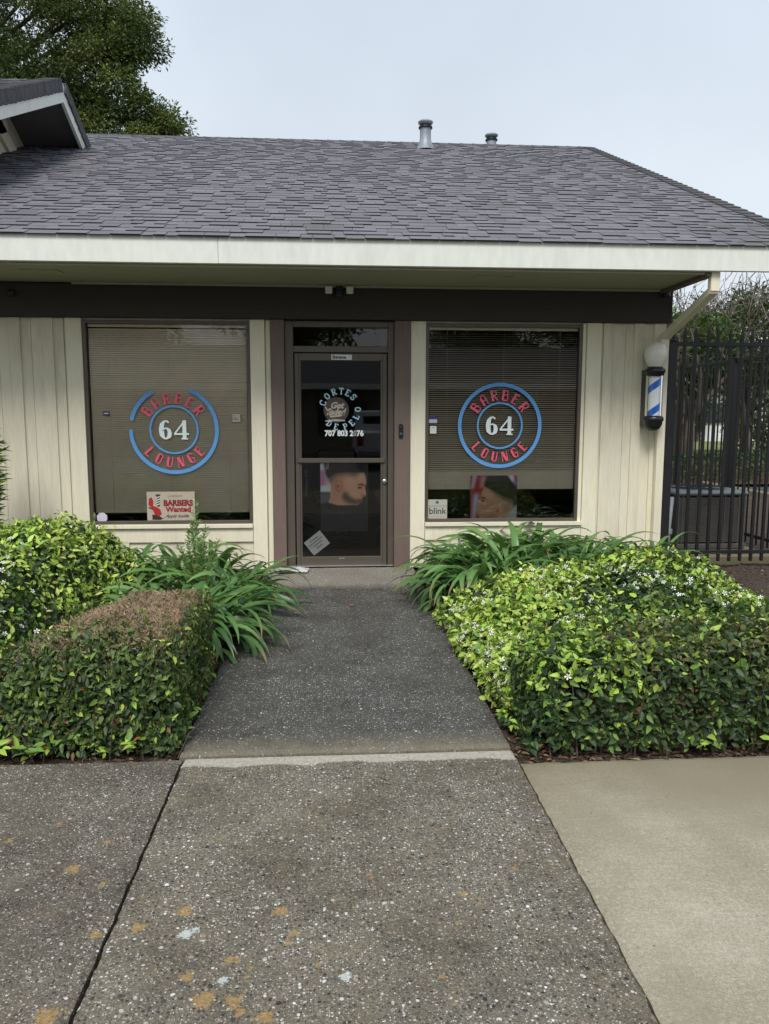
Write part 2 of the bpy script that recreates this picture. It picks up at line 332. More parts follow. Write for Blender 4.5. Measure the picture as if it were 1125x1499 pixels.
def spotf(L, wob=.35):
    def fn(x, y):
        o = x * 0
        for i, (a, b, r) in enumerate(L):
            d = np.hypot(x - a, (y - b) * 1.0) / (r * .8); an = np.arctan2(y - b, x - a); d = d * (1 + wob * np.sin(an * 3 + i) * .5 + wob * .4 * np.sin(an * 5 + 2 * i))
            o = np.maximum(o, np.clip(1.25 - .75 * d, 0, 1))
        return o
    return fn
mort = lambda x, y: np.clip((y - 3.285 - .022 * snoise(x, y, 14, 8)) / .035, 0, 1) * .95
structure('sidewalk_slab', grid_mesh('sidewalk_slab', -.676, .835, -.6, 3.395, .012, lambda x, y: x * 0 + .003 * snoise(x, y, 2, 1) * .5, SLAB, {'lichen': spotf(spots), 'lichenw': spotf(wspots), 'mortar': mort}, -.2, True))
structure('sidewalk_slab', grid_mesh('sidewalk_slab', -2.6, -.690, -.6, 3.40, .02, lambda x, y: x * 0 - .004 + .002 * snoise(x, y, 2, 2), SLABL, {'lichen': spotf(spl), 'lichenw': lambda x, y: x * 0, 'mortar': lambda x, y: x * 0}, -.2, True))
structure('sidewalk_slab', grid_mesh('sidewalk_slab', -8.5, -2.612, -.6, 3.40, .25, lambda x, y: x * 0 - .004, SLABL, {'lichen': lambda x, y: x * 0, 'lichenw': lambda x, y: x * 0, 'mortar': lambda x, y: x * 0}, -.2))
structure('concrete_slab', grid_mesh('concrete_slab', .848, 8.5, -.6, 3.285, .03, lambda x, y: x * 0 - .012 + .003 * snoise(x, y, 1.2, 5), CONC, None, -.2, True))
structure('joint_soil', grid_mesh('joint_soil', -2.7, 1.0, -.6, 3.5, .05, lambda x, y: x * 0 - .034 + .004 * snoise(x, y, 20, 9), SOIL))
structure('walkway', grid_mesh('walkway', -.70, .83, 3.402, 7.80, .04, lambda x, y: x * 0 + .010 + .0025 * snoise(x, y, 2.2, 6), PATH, None, -.2, True))
structure('lawn', grid_mesh('lawn', 9.5, 40, 33, 44.5, 1, lambda x, y: x * 0 + .1, flat('grass_far', (.16, .19, .05), .9), None, -.2))

# ------------------------------------------------------------------ the shop building
YW = 7.80; YE = 6.71; ZE = 3.03; SL = .455; XR = 4.36; XL = -9.0; YR = 13.3
shop = thing('barber_shop', 'single-storey cream barber shop with brown door posts and grey shingle roof', 'shop building', (0.1, YW, 0))
# walls: sheathing with the openings left free, then every board
w = MB()
for x0, x1, z0, z1 in ((XL, -2.40, 0, 2.5), (-2.40, -.79, 0, .46), (-.79, -.46, 0, 2.5), (.64, .955, 0, 2.5), (.955, 2.55, 0, .46), (2.55, 3.36, 0, 2.5), (-2.40, -.79, 2.47, 2.5), (.955, 2.55, 2.47, 2.5)):
    w.box(x0, x1, YW + .02, YW + .12, z0, z1)
gy = 2 * YR - YW
w.add([(3.36, YW + .02, 0), (3.36, gy, 0), (3.36, gy, 2.7), (3.36, YR, 5.85), (3.36, YW + .02, 2.85)], [(0, 1, 2, 3, 4)])
w.add([(XL, gy, 0), (3.36, gy, 0), (3.36, gy, 2.9), (XL, gy, 2.9)], [(0, 1, 2, 3)])
wall = w.build('wall', CREAM, shop)
ZB = 2.488
def board(x0, x1, z0=0, z1=ZB, y=YW, th=.018, nm='siding_board', mat=CREAM): return bx(nm, mat, wall, x0 + .0012, x1 - .0012, y, y + th, z0, z1, .002)
xs = -2.675
while xs > XL + .4:                                                         # left of the left window: batten, board, batten ...
    board(xs - .105, xs, nm='batten', y=YW - .020, th=.019); xs -= .309
xs = -2.559
for k in range(20): board(xs - .309 * (k + 1) - .02, xs - .309 * k - .02, y=YW + .001)
board(-2.575, -2.559, y=YW + .001)
board(-2.557, -2.404, nm='casing', mat=TRIM, y=YW - .024, th=.04); board(-.793, -.648, nm='casing', mat=TRIM, y=YW - .024, th=.04); board(-.640, -.592, nm='casing', mat=TRIM, y=YW - .004)
board(.797, .950, nm='casing', mat=TRIM, y=YW - .024, th=.04); board(2.590, 2.741, nm='casing', mat=TRIM, y=YW - .024, th=.04); board(2.551, 2.588, nm='casing', mat=TRIM, y=YW - .004)
board(2.744, 3.0, y=YW + .001); board(3.0, 3.30, y=YW + .001)
board(2.762, 2.857, nm='batten', y=YW - .020, th=.019); board(3.081, 3.184, nm='batten', y=YW - .020, th=.019); board(3.285, 3.408, nm='corner_board', mat=TRIM, y=YW - .024, th=.04)
for wx0, wx1, n in ((-2.402, -.795, 5), (.952, 2.588, 5)):                  # under the windows
    board(wx0, wx1, .285, .425, nm='apron_board', mat=TRIM, y=YW - .022, th=.03); board(wx0, wx1, .43, .468, nm='sill', mat=TRIM, y=YW - .050, th=.07)
    p = (wx1 - wx0) / n
    for k in range(n):
        board(wx0 + k * p, wx0 + (k + 1) * p, 0, .284, y=YW + .001)
        if k: board(wx0 + k * p - .05, wx0 + k * p + .05, 0, .283, nm='batten', y=YW - .018, th=.018)
cb_ = MB(); cb_.tube([(x, YW - .085, 2.800 - .012 * abs(math.sin(x * 1.1))) for x in np.linspace(-6, 3.3, 60)], .006, 5); cb_.build('cable', BLACKP, shop)
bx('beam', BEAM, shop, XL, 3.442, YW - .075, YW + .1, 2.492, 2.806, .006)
for a, b in ((-.590, -.457), (.634, .795)): bx('post', BROWN, shop, a, b, YW - .045, YW + .09, .008, 2.490, .006)
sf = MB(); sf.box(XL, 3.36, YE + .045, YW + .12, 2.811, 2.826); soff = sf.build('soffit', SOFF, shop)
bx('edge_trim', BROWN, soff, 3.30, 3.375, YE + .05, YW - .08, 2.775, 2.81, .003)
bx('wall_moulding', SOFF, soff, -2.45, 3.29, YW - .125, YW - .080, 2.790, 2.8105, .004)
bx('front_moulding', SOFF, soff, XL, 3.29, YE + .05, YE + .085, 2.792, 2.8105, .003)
for cx, cy in ((-2.535, 7.165), (1.487, 7.15)):
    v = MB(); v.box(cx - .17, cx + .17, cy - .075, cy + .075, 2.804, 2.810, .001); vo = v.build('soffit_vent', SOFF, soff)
    # louvre lines of the vent are slits too fine to show; its rim stands proud
for a, b, dz in ((XL, -.932, 0), (-.930, XR + .02, .001)): bx('fascia', FASC, shop, a, b, YE - dz, YE + .04, 2.812 + dz, 3.032 - dz * 2, .004)
# roof: sheathing, courses of tabs, caps
ANG = math.atan(SL); ca, sa = math.cos(ANG), math.sin(ANG); SLEN = (YR - YE) / ca
RM = Matrix(((1, 0, 0, 0), (0, ca, -sa, YE), (0, sa, ca, ZE), (0, 0, 0, 1)))     # roof frame: u along X, v up the slope, w out of it
rf = MB()
rf.box(XL, XR - .02, .02, SLEN, -.10, -.004, 0, 0, None, RM)
RB = Matrix(((1, 0, 0, 0), (0, -ca, sa, 2 * YR - YE), (0, sa, ca, ZE), (0, 0, 0, 1)))
rf.box(XL, XR - .02, .0, SLEN, -.10, .008, 0, 0, None, RB)
roof = rf.build('roof', flat('roof_felt', (.05, .048, .05), .9), shop)
MB().box(XR - .019, XR + .012, .06, SLEN - .02, -.20, -.006, .003, 0, None, RM).build('rake_board', FASC, roof)
tabcols = [(.160, .154, .174), (.167, .161, .181), (.176, .170, .190), (.151, .145, .164), (.185, .179, .199), (.163, .157, .175)]
WID = (.10, .13, .16, .18, .21, .25)
def tab(u0, u1, v0, thick, lift=0.0):
    # wedge: thick butt below, thin head tucked under the next course
    vs = [(u0, v0, .002), (u1, v0, .002), (u1, v0, .002 + thick), (u0, v0, .002 + thick), (u0, v0 + .23, -.002), (u1, v0 + .23, -.002), (u1, v0 + .23, .003), (u0, v0 + .23, .003)]
    return vs, [(3, 2, 6, 7), (0, 4, 5, 1), (0, 3, 7, 4), (1, 5, 6, 2)], [(0, 1, 2, 3)]
cache = {}; course = MB(); nobj = 0; EXPO = .143; rows = int(SLEN / EXPO)
for k in range(rows + 1):
    v0 = -.025 + k * EXPO; u = XL + random.uniform(0, .3); hi = random.random() < .5; vis_left = -3.3 - .43 * (k * EXPO * ca)
    while u < XR - .02:
        wi = random.randrange(6); wd = WID[wi]; th = .0140 if hi else .0070; ci = random.randrange(6)
        if u + wd > XR: wd = XR - u; wi = -1
        if k < 5 and u > -3.6 and wi >= 0 and nobj < 300:
            key = (wi, hi, ci)
            if key not in cache:
                m = MB(); vs, f1, f2 = tab(0, wd - .004, 0, th); m.add(vs, f1, 0, tabcols[ci]); m.add(vs, f2, 1, tabcols[ci])
                o = m.build('shingle', [SHING, BUTT], roof, RM @ Matrix.Translation((u, v0, 0)), True); cache[key] = o.data
            else: o = link(bpy.data.objects.new('shingle', cache[key]), roof, RM @ Matrix.Translation((u, v0, 0)))
            nobj += 1
        else:
            vs, f1, f2 = tab(u, u + wd - .004, v0, th); vs = [RM @ Vector(p) for p in vs]; g = random.uniform(.92, 1.08)
            cc = tuple(x * g for x in tabcols[ci]); course.add(vs, f1, 0, cc); course.add(vs, f2, 1, cc)
        u += wd; hi = not hi if random.random() < .72 else hi
co = course.build('shingle_courses', [SHING, BUTT], roof, None, True); co['kind'] = 'stuff'
CAPM = paint('cap_shingle', (.075, .072, .078), .85, .25, None, .4, ((.07, .075, .04), .4))
capd = None
for k in range(int(SLEN / .16)):                                            # overlapping caps up the right-hand rake
    M_ = RM @ Matrix.Translation((XR - .03, k * .16 - .02, .012)) @ Matrix.Rotation(R(-4), 4, 'X')
    if capd is None:
        c = MB(); c.box(-.10, .06, 0, .24, 0, .016, .002); c.box(.045, .061, 0, .24, -.12, .001, .002); o = c.build('rake_cap', CAPM, roof, M_); capd = o.data
    else: link(bpy.data.objects.new('rake_cap', capd), roof, M_)
rc = None
for k in range(int((XR + 9) / .2)):
    M_ = Matrix.Translation((XR - .2 * (k + 1), YR, ZE + SL * (YR - YE) + .008)) @ Matrix.Rotation(R(3), 4, 'Y')
    if rc is None:
        c = MB(); c.add([(0, -.15, -.065), (.29, -.15, -.065), (.29, 0, .012), (0, 0, .012), (0, .15, -.065), (.29, .15, -.065), (0, -.15, -.08), (.29, -.15, -.08), (0, .15, -.08), (.29, .15, -.08), (0, 0, -.003), (.29, 0, -.003)], [(0, 1, 2, 3), (3, 2, 5, 4), (0, 6, 7, 1), (1, 7, 11, 2), (2, 11, 9, 5), (0, 3, 10, 6), (3, 4, 8, 10), (4, 5, 9, 8)])
        o = c.build('ridge_cap', CAPM, roof, M_); rc = o.data
    else: link(bpy.data.objects.new('ridge_cap', rc), roof, M_)
# vent pipes through the roof
def vent(x, y, z0, z1, r, lab):
    v = MB(); v.lathe([(r * 1.75, z0 - .03), (r * 1.5, z0 + .015), (r * 1.12, z0 + .10), (r, z0 + .14), (r, z1 - .10)], x, y, 20); p = v.build('vent_pipe', GALV, roof)
    c = MB(); c.lathe([(r * .98, z1 - .11), (r * 1.25, z1 - .105), (r * 1.25, z1 - .085), (r * .95, z1 - .08), (r * .95, z1 - .05)], x, y, 20, 1)
    c.lathe([(r * 1.0, z1 - .055), (r * 1.32, z1 - .03), (r * 1.36, z1 - .012), (r * 1.25, z1 - .002), (r * .7, z1 + .006), (0.001, z1 + .008)], x, y, 20, 0); c.build('vent_cap', [GALV, BLACKM], roof)
vent(1.509, 12.66, 5.73, 6.14, .088, '')
vent(2.83, 14.0, 5.72, 6.44, .085, '')
# downspout from the gutter back to the corner and down
d = MB()
def spout(pts, w=.082, t=.066):
    for a, b in zip(pts[:-1], pts[1:]):
        a, b = Vector(a), Vector(b); q = (b - a); L = q.length; M_ = Matrix.Translation(a) @ q.to_track_quat('Z', 'Y').to_matrix().to_4x4(); d.box(-w / 2, w / 2, -t / 2, t / 2, -.012, L + .012, .005, 0, None, M_)
spout([(3.388, 6.79, 2.84), (3.388, 6.79, 2.66), (3.372, 7.735, 2.345), (3.372, 7.735, .03)])
d.build('downspout', TRIM, shop)
# windows
def window(x0, x1, z0, z1):
    f = MB(); t = .032
    for a, b, c_, e in ((x0, x0 + t, z0, z1), (x1 - t, x1, z0, z1), (x0 + t, x1 - t, z0, z0 + t), (x0 + t, x1 - t, z1 - t, z1)): f.box(a, b, YW - .010, YW + .075, c_, e, .003)
    wo_ = f.build('window', BRONZE, shop)
    g = MB(); g.add([(x0 + t * .8, YW + .02, z0 + t * .8), (x1 - t * .8, YW + .02, z0 + t * .8), (x1 - t * .8, YW + .02, z1 - t * .8), (x0 + t * .8, YW + .02, z1 - t * .8)], [(0, 1, 2, 3)]); g.build('pane', GLASS, wo_)
    return wo_
window(-2.402, -.795, .470, 2.470); window(.952, 2.549, .470, 2.470)
# door with transom
df = MB(); YD = YW + .01
for a, b in ((-.455, -.372), (.572, .632)): df.box(a, b, YD, YD + .11, .008, 2.486, .004)
df.box(-.372, .572, YD, YD + .11, 2.425, 2.486, .004); df.box(-.372, .572, YD, YD + .11, 2.180, 2.242, .004); fr = df.build('door_frame', BRONZE, shop)
g = MB(); g.add([(-.375, YD + .05, 2.238), (.575, YD + .05, 2.238), (.575, YD + .05, 2.428), (-.375, YD + .05, 2.428)], [(0, 1, 2, 3)]); g.build('transom_pane', GLASS, fr)
st = MB()
for a, b, c_, e in ((-.362, -.320, .018, 2.172), (.520, .563, .018, 2.172), (-.320, .520, .018, .112), (-.320, .520, 2.100, 2.172)): st.box(a, b, YD + .02, YD + .065, c_, e, .003)
door = st.build('door', BRONZE, shop)
for a, b in ((-.320, -.300), (.500, .520)): bx('glazing_bead', BRONZE, door, a, b, YD + .026, YD + .06, .112, 2.10, .003)
g = MB(); g.add([(-.305, YD + .045, .105), (.505, YD + .045, .105), (.505, YD + .045, 2.106), (-.305, YD + .045, 2.106)], [(0, 1, 2, 3)]); g.build('pane', GLASS, door)
bx('push_bar', BRONZE, door, -.345, .545, YD + .004, YD + .040, 1.078, 1.126, .006)
lk = MB(); lk.lathe([(.0, .012), (.022, .012), (.026, .004), (.026, 0)], 0, 0, 20); lk.build('lock_cylinder', ALU, door, Matrix.Translation((.540, YD + .012, .89)) @ Matrix.Rotation(R(90), 4, 'X'))
hd = MB(); hd.tube([(-.262, YD + .075, .99), (-.262, YD + .11, .97), (-.262, YD + .11, .75), (-.262, YD + .075, .73)], .022, 10); hd.build('handle', BRONZE, door)
bx('maker_plate', ALU, door, .07, .13, YD + .017, YD + .0205, .088, .100, 0)
bx('threshold', ALU, shop, -.45, .63, YW - .01, YW + .12, .0155, .024, .002)
# room behind the glass
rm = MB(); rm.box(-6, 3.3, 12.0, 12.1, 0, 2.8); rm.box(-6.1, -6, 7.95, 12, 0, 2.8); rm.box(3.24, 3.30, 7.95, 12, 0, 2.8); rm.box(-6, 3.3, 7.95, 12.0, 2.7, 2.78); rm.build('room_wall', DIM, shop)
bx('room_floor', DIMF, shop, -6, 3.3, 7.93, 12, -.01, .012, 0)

# raised gable of the adjoining wing, upper left
GX = -3.444; GY = 10.85; GZ = 5.86; GS = .465; GW = -4.31
gab = thing('gable_roof', 'raised dark gable roof with white rake boards at upper left', 'roof', (GW, GY, 4.6))
ga = math.atan(GS); FRONT = 4.2; BACK = 4.0
def slope_frame(sgn): # u = X, v = down the slope away from the ridge
    return Matrix(((1, 0, 0, 0), (0, sgn * math.cos(ga), sgn * math.sin(ga), GY), (0, -math.sin(ga), math.cos(ga), GZ), (0, 0, 0, 1)))
soffg = flat('gable_soffit', (.17, .17, .17), .8)
for sgn, ln in ((-1, FRONT), (1, BACK)):
    F_ = slope_frame(sgn); m = MB(); m.box(-10, GX - .03, .0, ln, -.06, -.03, 0, 0, None, F_); m.build('roof_deck', flat('deck', (.055, .053, .058), .9) if sgn < 0 else soffg, gab)
    b = MB(); yz = [(GY, GZ - .035), (GY, GZ - .265), (GY + sgn * ln * math.cos(ga), GZ - .265 - ln * math.sin(ga)), (GY + sgn * ln * math.cos(ga), GZ - .035 - ln * math.sin(ga))]
    b.add([(GX - .04, y, z) for y, z in yz] + [(GX, y, z) for y, z in yz], [(0, 1, 2, 3), (4, 5, 6, 7), (0, 1, 5, 4), (1, 2, 6, 5), (2, 3, 7, 6), (3, 0, 4, 7)]); b.build('rake_board', FASC, gab)
F_ = slope_frame(-1); gcourse = MB()
for k in range(int(FRONT / .15)):
    u = -10.0
    while u < GX - .06:
        wd = random.choice(WID); wd = min(wd, GX - .05 - u); cc = random.choice(tabcols); t0 = random.choice((.006, .016))
        vs = [(u, FRONT - k * .15, .0), (u + wd - .004, FRONT - k * .15, 0), (u + wd - .004, FRONT - k * .15, t0), (u, FRONT - k * .15, t0), (u, FRONT - k * .15 - .2, -.004), (u + wd - .004, FRONT - k * .15 - .2, -.004), (u + wd - .004, FRONT - k * .15 - .2, .002), (u, FRONT - k * .15 - .2, .002)]
        gcourse.add([F_ @ Vector(p) for p in vs], [(3, 2, 6, 7), (0, 3, 7, 4), (1, 5, 6, 2), (0, 1, 2, 3)], 0, tuple(x * .8 for x in cc)); u += wd
gc = gcourse.build('shingle_courses', [SHING], gab, None, True); gc['kind'] = 'stuff'
m = MB(); m.box(-10, GX - .03, .0, BACK, -.03, .006, 0, 0, None, slope_frame(1)); m.build('back_shingles', CAPM, gab)
capg = None
for sgn, ln in ((-1, FRONT), (1, BACK)):                                    # chunky caps folded over the rake
    for k in range(int(ln / .145)):
        M_ = slope_frame(sgn) @ Matrix.Translation((GX - .005 + random.uniform(-.004, .004), ln - .145 * (k + 1), .014 + random.uniform(0, .006))) @ Matrix.Rotation(R(7), 4, 'X')
        if capg is None:
            c = MB(); c.box(-.14, .030, -.02, .122, -.012, .014, .005); c.box(.006, .032, -.02, .122, -.140, -.010, .006); o = c.build('rake_cap', CAPM, gab, M_); capg = o.data
        else: link(bpy.data.objects.new('rake_cap', capg), gab, M_)
m = MB(); m.add([(GW, GY - 3.9, 3.1), (GW, GY + 2.0, 4.6), (GW, GY + 2.0, GZ - 2.0 * GS - .1), (GW, GY, GZ - .1), (GW, GY - 3.9, GZ - 3.9 * GS - .1)], [(0, 1, 2, 3, 4)]); m.build('gable_wall', CREAM, gab)
for sgn, ln in ((-1, 3.8), (1, 1.9)): b = MB(); b.box(GW, GW + .05, .0, ln, -.62, -.42, .003, 0, None, slope_frame(sgn)); b.build('gable_trim', TRIM, gab)

# ------------------------------------------------------------------ blinds
slat_me = {}
def blind(x0, x1, ztop, zbot, tiltf, label, pitch=.0215):
    t = thing('window_blind', label, 'blind', (0.5 * (x0 + x1), YW + .075, zbot), 'venetian blinds in the two front windows')
    bx('head_rail', BLIND, t, x0, x1, YW + .034, YW + .064, ztop - .03, ztop, .003); bx('bottom_rail', BLIND, t, x0, x1, YW + .040, YW + .058, zbot, zbot + .016, .004)
    wd = x1 - x0; n = int((ztop - .035 - zbot - .016) / pitch); me = None
    for k in range(n):
        z = zbot + .024 + k * pitch; M_ = Matrix.Translation((x0, YW + .048 + random.uniform(-.0008, .0008), z)) @ Matrix.Rotation(R(random.uniform(-.04, .04)), 4, 'Y') @ Matrix.Rotation(R(tiltf(k / n) + random.uniform(-2, 2)), 4, 'X')
        if me is None:
            m = MB(); vs = []; 
            for i, (yy, zz) in enumerate(((-.0125, 0), (-.006, .0014), (0, .0019), (.006, .0014), (.0125, 0))): vs += [(0, yy, zz), (wd, yy, zz)]
            m.add(vs, [(2 * i, 2 * i + 1, 2 * i + 3, 2 * i + 2) for i in range(4)], 0, None, True); o = m.build('slat', BLIND, t, M_); me = o.data
        else: link(bpy.data.objects.new('slat', me), t, M_)
    for q in (.12, .5, .88):
        c = MB(); c.tube([(x0 + wd * q, YW + .033, zbot), (x0 + wd * q, YW + .033, ztop)], .0012, 4); c.build('cord', BLIND, t)
blind(-2.36, -.835, 2.44, .578, lambda f: 60, 'closed tan venetian blind behind the left window glass')
blind(.99, 2.512, 2.44, .80, lambda f: 8 + 34 * (1 - f) if f > .10 else 62, 'half-open venetian blind behind the right window glass')

# ------------------------------------------------------------------ lettering
DECO = {
 'B': [([(.13, 0), (.13, 1)], .22), ([(.13, .95), (.44, .95), (.53, .87), (.53, .63), (.44, .55), (.13, .55)], .1), ([(.44, .55), (.58, .46), (.58, .14), (.48, .05), (.13, .05)], .1)],
 'A': [([(.12, 0), (.12, .8)], .2), ([(.12, .72), (.22, .93), (.42, .95), (.54, .8), (.54, 0)], .1), ([(.12, .42), (.54, .42)], .1)],
 'R': [([(.13, 0), (.13, 1)], .22), ([(.13, .95), (.44, .95), (.55, .86), (.55, .6), (.44, .5), (.13, .5)], .1), ([(.3, .5), (.57, 0)], .13)],
 'E': [([(.13, 0), (.13, 1)], .2), ([(.13, .95), (.52, .95)], .1), ([(.13, .55), (.46, .55)], .1), ([(.13, .05), (.55, .05)], .1)],
 'L': [([(.13, 0), (.13, 1)], .2), ([(.13, .05), (.55, .05)], .1)],
 'O': [([(.14, .12), (.14, .88)], .22), ([(.14, .88), (.22, .95), (.44, .95), (.54, .86), (.54, .14), (.44, .05), (.22, .05), (.14, .12)], .1)],
 'U': [([(.14, .12), (.14, 1)], .22), ([(.14, .14), (.22, .05), (.44, .05), (.54, .14), (.54, 1)], .1)],
 'N': [([(.06, 0), (.06, 1)], .08), ([(.12, .95), (.48, .05)], .26), ([(.56, 0), (.56, 1)], .08)],
 'G': [([(.14, .12), (.14, .88)], .22), ([(.54, .78), (.52, .9), (.42, .95), (.22, .95), (.14, .88)], .1), ([(.14, .12), (.22, .05), (.44, .05), (.54, .14), (.54, .45), (.34, .45)], .1)]}
def sl(*extra): return list(extra)
SLABF = {
 'C': [([(.66, .72), (.55, .92), (.34, .95), (.14, .78), (.10, .5), (.14, .22), (.34, .05), (.55, .08), (.68, .26)], .17), ([(.66, .66), (.66, .98)], .09)],
 'O': [([(.38, .94), (.16, .82), (.09, .5), (.16, .18), (.38, .06), (.60, .18), (.67, .5), (.60, .82), (.38, .94)], .17)],
 'R': [([(.2, 0), (.2, 1)], .18), ([(.2, .93), (.52, .93), (.63, .82), (.63, .62), (.52, .5), (.2, .5)], .14), ([(.4, .5), (.66, .03)], .17), ([(.04, .05), (.38, .05)], .1), ([(.04, .95), (.3, .95)], .1), ([(.55, .05), (.8, .05)], .1)],
 'T': [([(.4, 0), (.4, 1)], .18), ([(.05, .93), (.75, .93)], .14), ([(.08, .72), (.08, 1)], .09), ([(.72, .72), (.72, 1)], .09), ([(.22, .05), (.58, .05)], .1)],
 'E': [([(.2, 0), (.2, 1)], .18), ([(.04, .94), (.66, .94)], .13), ([(.2, .52), (.5, .52)], .12), ([(.04, .06), (.68, .06)], .13), ([(.64, .72), (.64, 1)], .09), ([(.66, 0), (.66, .3)], .09)],
 'S': [([(.62, .74), (.52, .92), (.32, .95), (.14, .82), (.16, .62), (.38, .5), (.6, .38), (.62, .18), (.44, .05), (.24, .08), (.12, .26)], .16), ([(.62, .68), (.62, .98)], .08), ([(.11, .02), (.11, .32)], .08)],
 'D': [([(.2, 0), (.2, 1)], .18), ([(.04, .94), (.4, .94), (.6, .78), (.67, .5), (.6, .22), (.4, .06), (.04, .06)], .15)],
 'P': [([(.2, 0), (.2, 1)], .18), ([(.04, .93), (.5, .93), (.64, .8), (.64, .6), (.5, .46), (.2, .46)], .14), ([(.04, .05), (.4, .05)], .1)],
 'L': [([(.2, 0), (.2, 1)], .18), ([(.04, .06), (.66, .06)], .13), ([(.04, .95), (.36, .95)], .1), ([(.64, 0), (.64, .36)], .1)]}
NUM = {
 '6': [([(.62, .86, .09), (.50, .955, .09), (.36, .93, .12), (.24, .78, .24), (.20, .5, .29), (.23, .22, .26), (.36, .06, .1), (.48, .05, .1), (.62, .16, .22), (.66, .32, .25), (.62, .48, .2), (.50, .58, .08), (.38, .57, .07), (.26, .46, .06)], 0)],
 '4': [([(.60, 0), (.60, .99)], .22), ([(.62, .96), (.06, .31)], .085), ([(.02, .285), (.84, .285)], .1), ([(.42, .03), (.80, .03)], .06)]}
def strokes(mb, gl, place, mi=0, ext=.003, y=0.0):
    """glyph strokes -> ribbons; place maps glyph (x, y) to sign (X, Z)"""
    for si, (pts, w_) in enumerate(gl):
        P = [Vector((p[0], p[1])) for p in pts]; Wd = [p[2] if len(p) > 2 else w_ for p in pts]; Lf = []; Rt = []
        closed = (P[0] - P[-1]).length < 1e-6
        for i, p in enumerate(P):
            a = P[i - 1] if i else (P[-2] if closed else P[0]); b = P[i + 1] if i < len(P) - 1 else (P[1] if closed else P[-1]); t = (b - a).normalized(); n = Vector((-t.y, t.x))
            Lf.append(p + n * Wd[i] / 2); Rt.append(p - n * Wd[i] / 2)
        for i in range(len(P) - 1): mb.poly([place(*q) for q in (Lf[i], Lf[i + 1], Rt[i + 1], Rt[i])], y - .00015 * si - .00003 * (i % 2), ext, mi)
def text_me(body, size, bold=0.0, shear=0.0, ext=.0):
    cu = bpy.data.curves.new('t', 'FONT'); cu.body = body; cu.size = size; cu.offset = bold; cu.shear = shear; cu.extrude = ext; cu.align_x = 'CENTER'; cu.align_y = 'CENTER'; cu.resolution_u = 3
    o = bpy.data.objects.new('t', cu); COL.objects.link(o); dg = bpy.context.evaluated_depsgraph_get(); dg.update()
    me = bpy.data.meshes.new_from_object(o.evaluated_get(dg)); bpy.data.objects.remove(o); return me
def text(name, body, mat, parent, x, y, z, size, bold=0.0, shear=0.0, sx=1.0, rot=0.0):
    me = text_me(body, size, bold, shear); me.materials.clear(); me.materials.append(mat)
    return link(bpy.data.objects.new(name, me), parent, Matrix.Translation((x, y, z)) @ Matrix.Rotation(R(rot), 4, 'Y') @ Matrix.Rotation(R(90), 4, 'X') @ Matrix.Diagonal((sx, 1, 1, 1)))
BLUE = flat('sign_blue', (.12, .34, .70), .4); PINK = flat('sign_red', (.82, .11, .19), .4); LETW = flat('sign_white', (.78, .86, .88), .4)
def arc(mb, cx, cz, r0, r1, a0, a1, y, ext=.004, n=72):
    for i in range(n):
        p, q = R(a0 + (a1 - a0) * i / n), R(a0 + (a1 - a0) * (i + 1) / n)
        mb.poly([(cx + r * math.cos(a), cz + r * math.sin(a)) for r, a in ((r0, p), (r1, p), (r1, q), (r0, q))], y, ext)
def arc_letters(sign, word, cx, cz, rad, h, angs, font, mat, y, wx, inward):
    for ch, a in zip(word, angs):
        m = MB(); th = R(a)
        def place(gx, gy, th=th):
            u = (gx - wx / 2) * h; v = (gy - .5) * h
            if inward: e, n_ = Vector((-math.sin(th), math.cos(th))), Vector((-math.cos(th), -math.sin(th)))   # bottom of the ring, tops to the centre
            else: e, n_ = Vector((math.sin(th), -math.cos(th))), Vector((math.cos(th), math.sin(th)))
            p = Vector((cx, cz)) + Vector((math.cos(th), math.sin(th))) * rad + e * u + n_ * v; return (p.x, p.y)
        strokes(m, font[ch], place, 0, .003, y); m.build('letter', mat, sign)
def ring_sign(cx, cz, r, arcs, label):
    y = YW + .008; t = thing('window_sign', label, 'sign', (cx, y, cz), 'round shop signs on the front windows')
    m = MB()
    for a0, a1 in arcs: arc(m, cx, cz, r * .915, r, a0, a1, y)
    m.build('outer_ring', BLUE, t); m = MB(); arc(m, cx, cz, r * .505, r * .55, 0, 360, y); m.build('inner_ring', BLUE, t)
    arc_letters(t, 'BARBER', cx, cz, r * .715, r * .25, [145 - 21.4 * k for k in range(6)], DECO, PINK, y, .62, False)
    arc_letters(t, 'LOUNGE', cx, cz, r * .735, r * .235, [222 + 19.4 * k for k in range(6)], DECO, PINK, y, .62, True)
    for ch, dx in (('6', -.30), ('4', .05)):
        m = MB(); h = r * .435; strokes(m, NUM[ch], lambda gx, gy: (cx + dx * r * 1.0 - .06 * r + gx * h * .92, cz + (gy - .5) * h), 0, .003, y); m.build('numeral', LETW, t)
ring_sign(-1.558, 1.412, .440, [(117, 167.5), (180, 428)], 'round blue BARBER LOUNGE 64 sign with broken ring on left window')
ring_sign(1.719, 1.456, .433, [(0, 360)], 'round blue BARBER LOUNGE 64 sign with complete ring on right window')
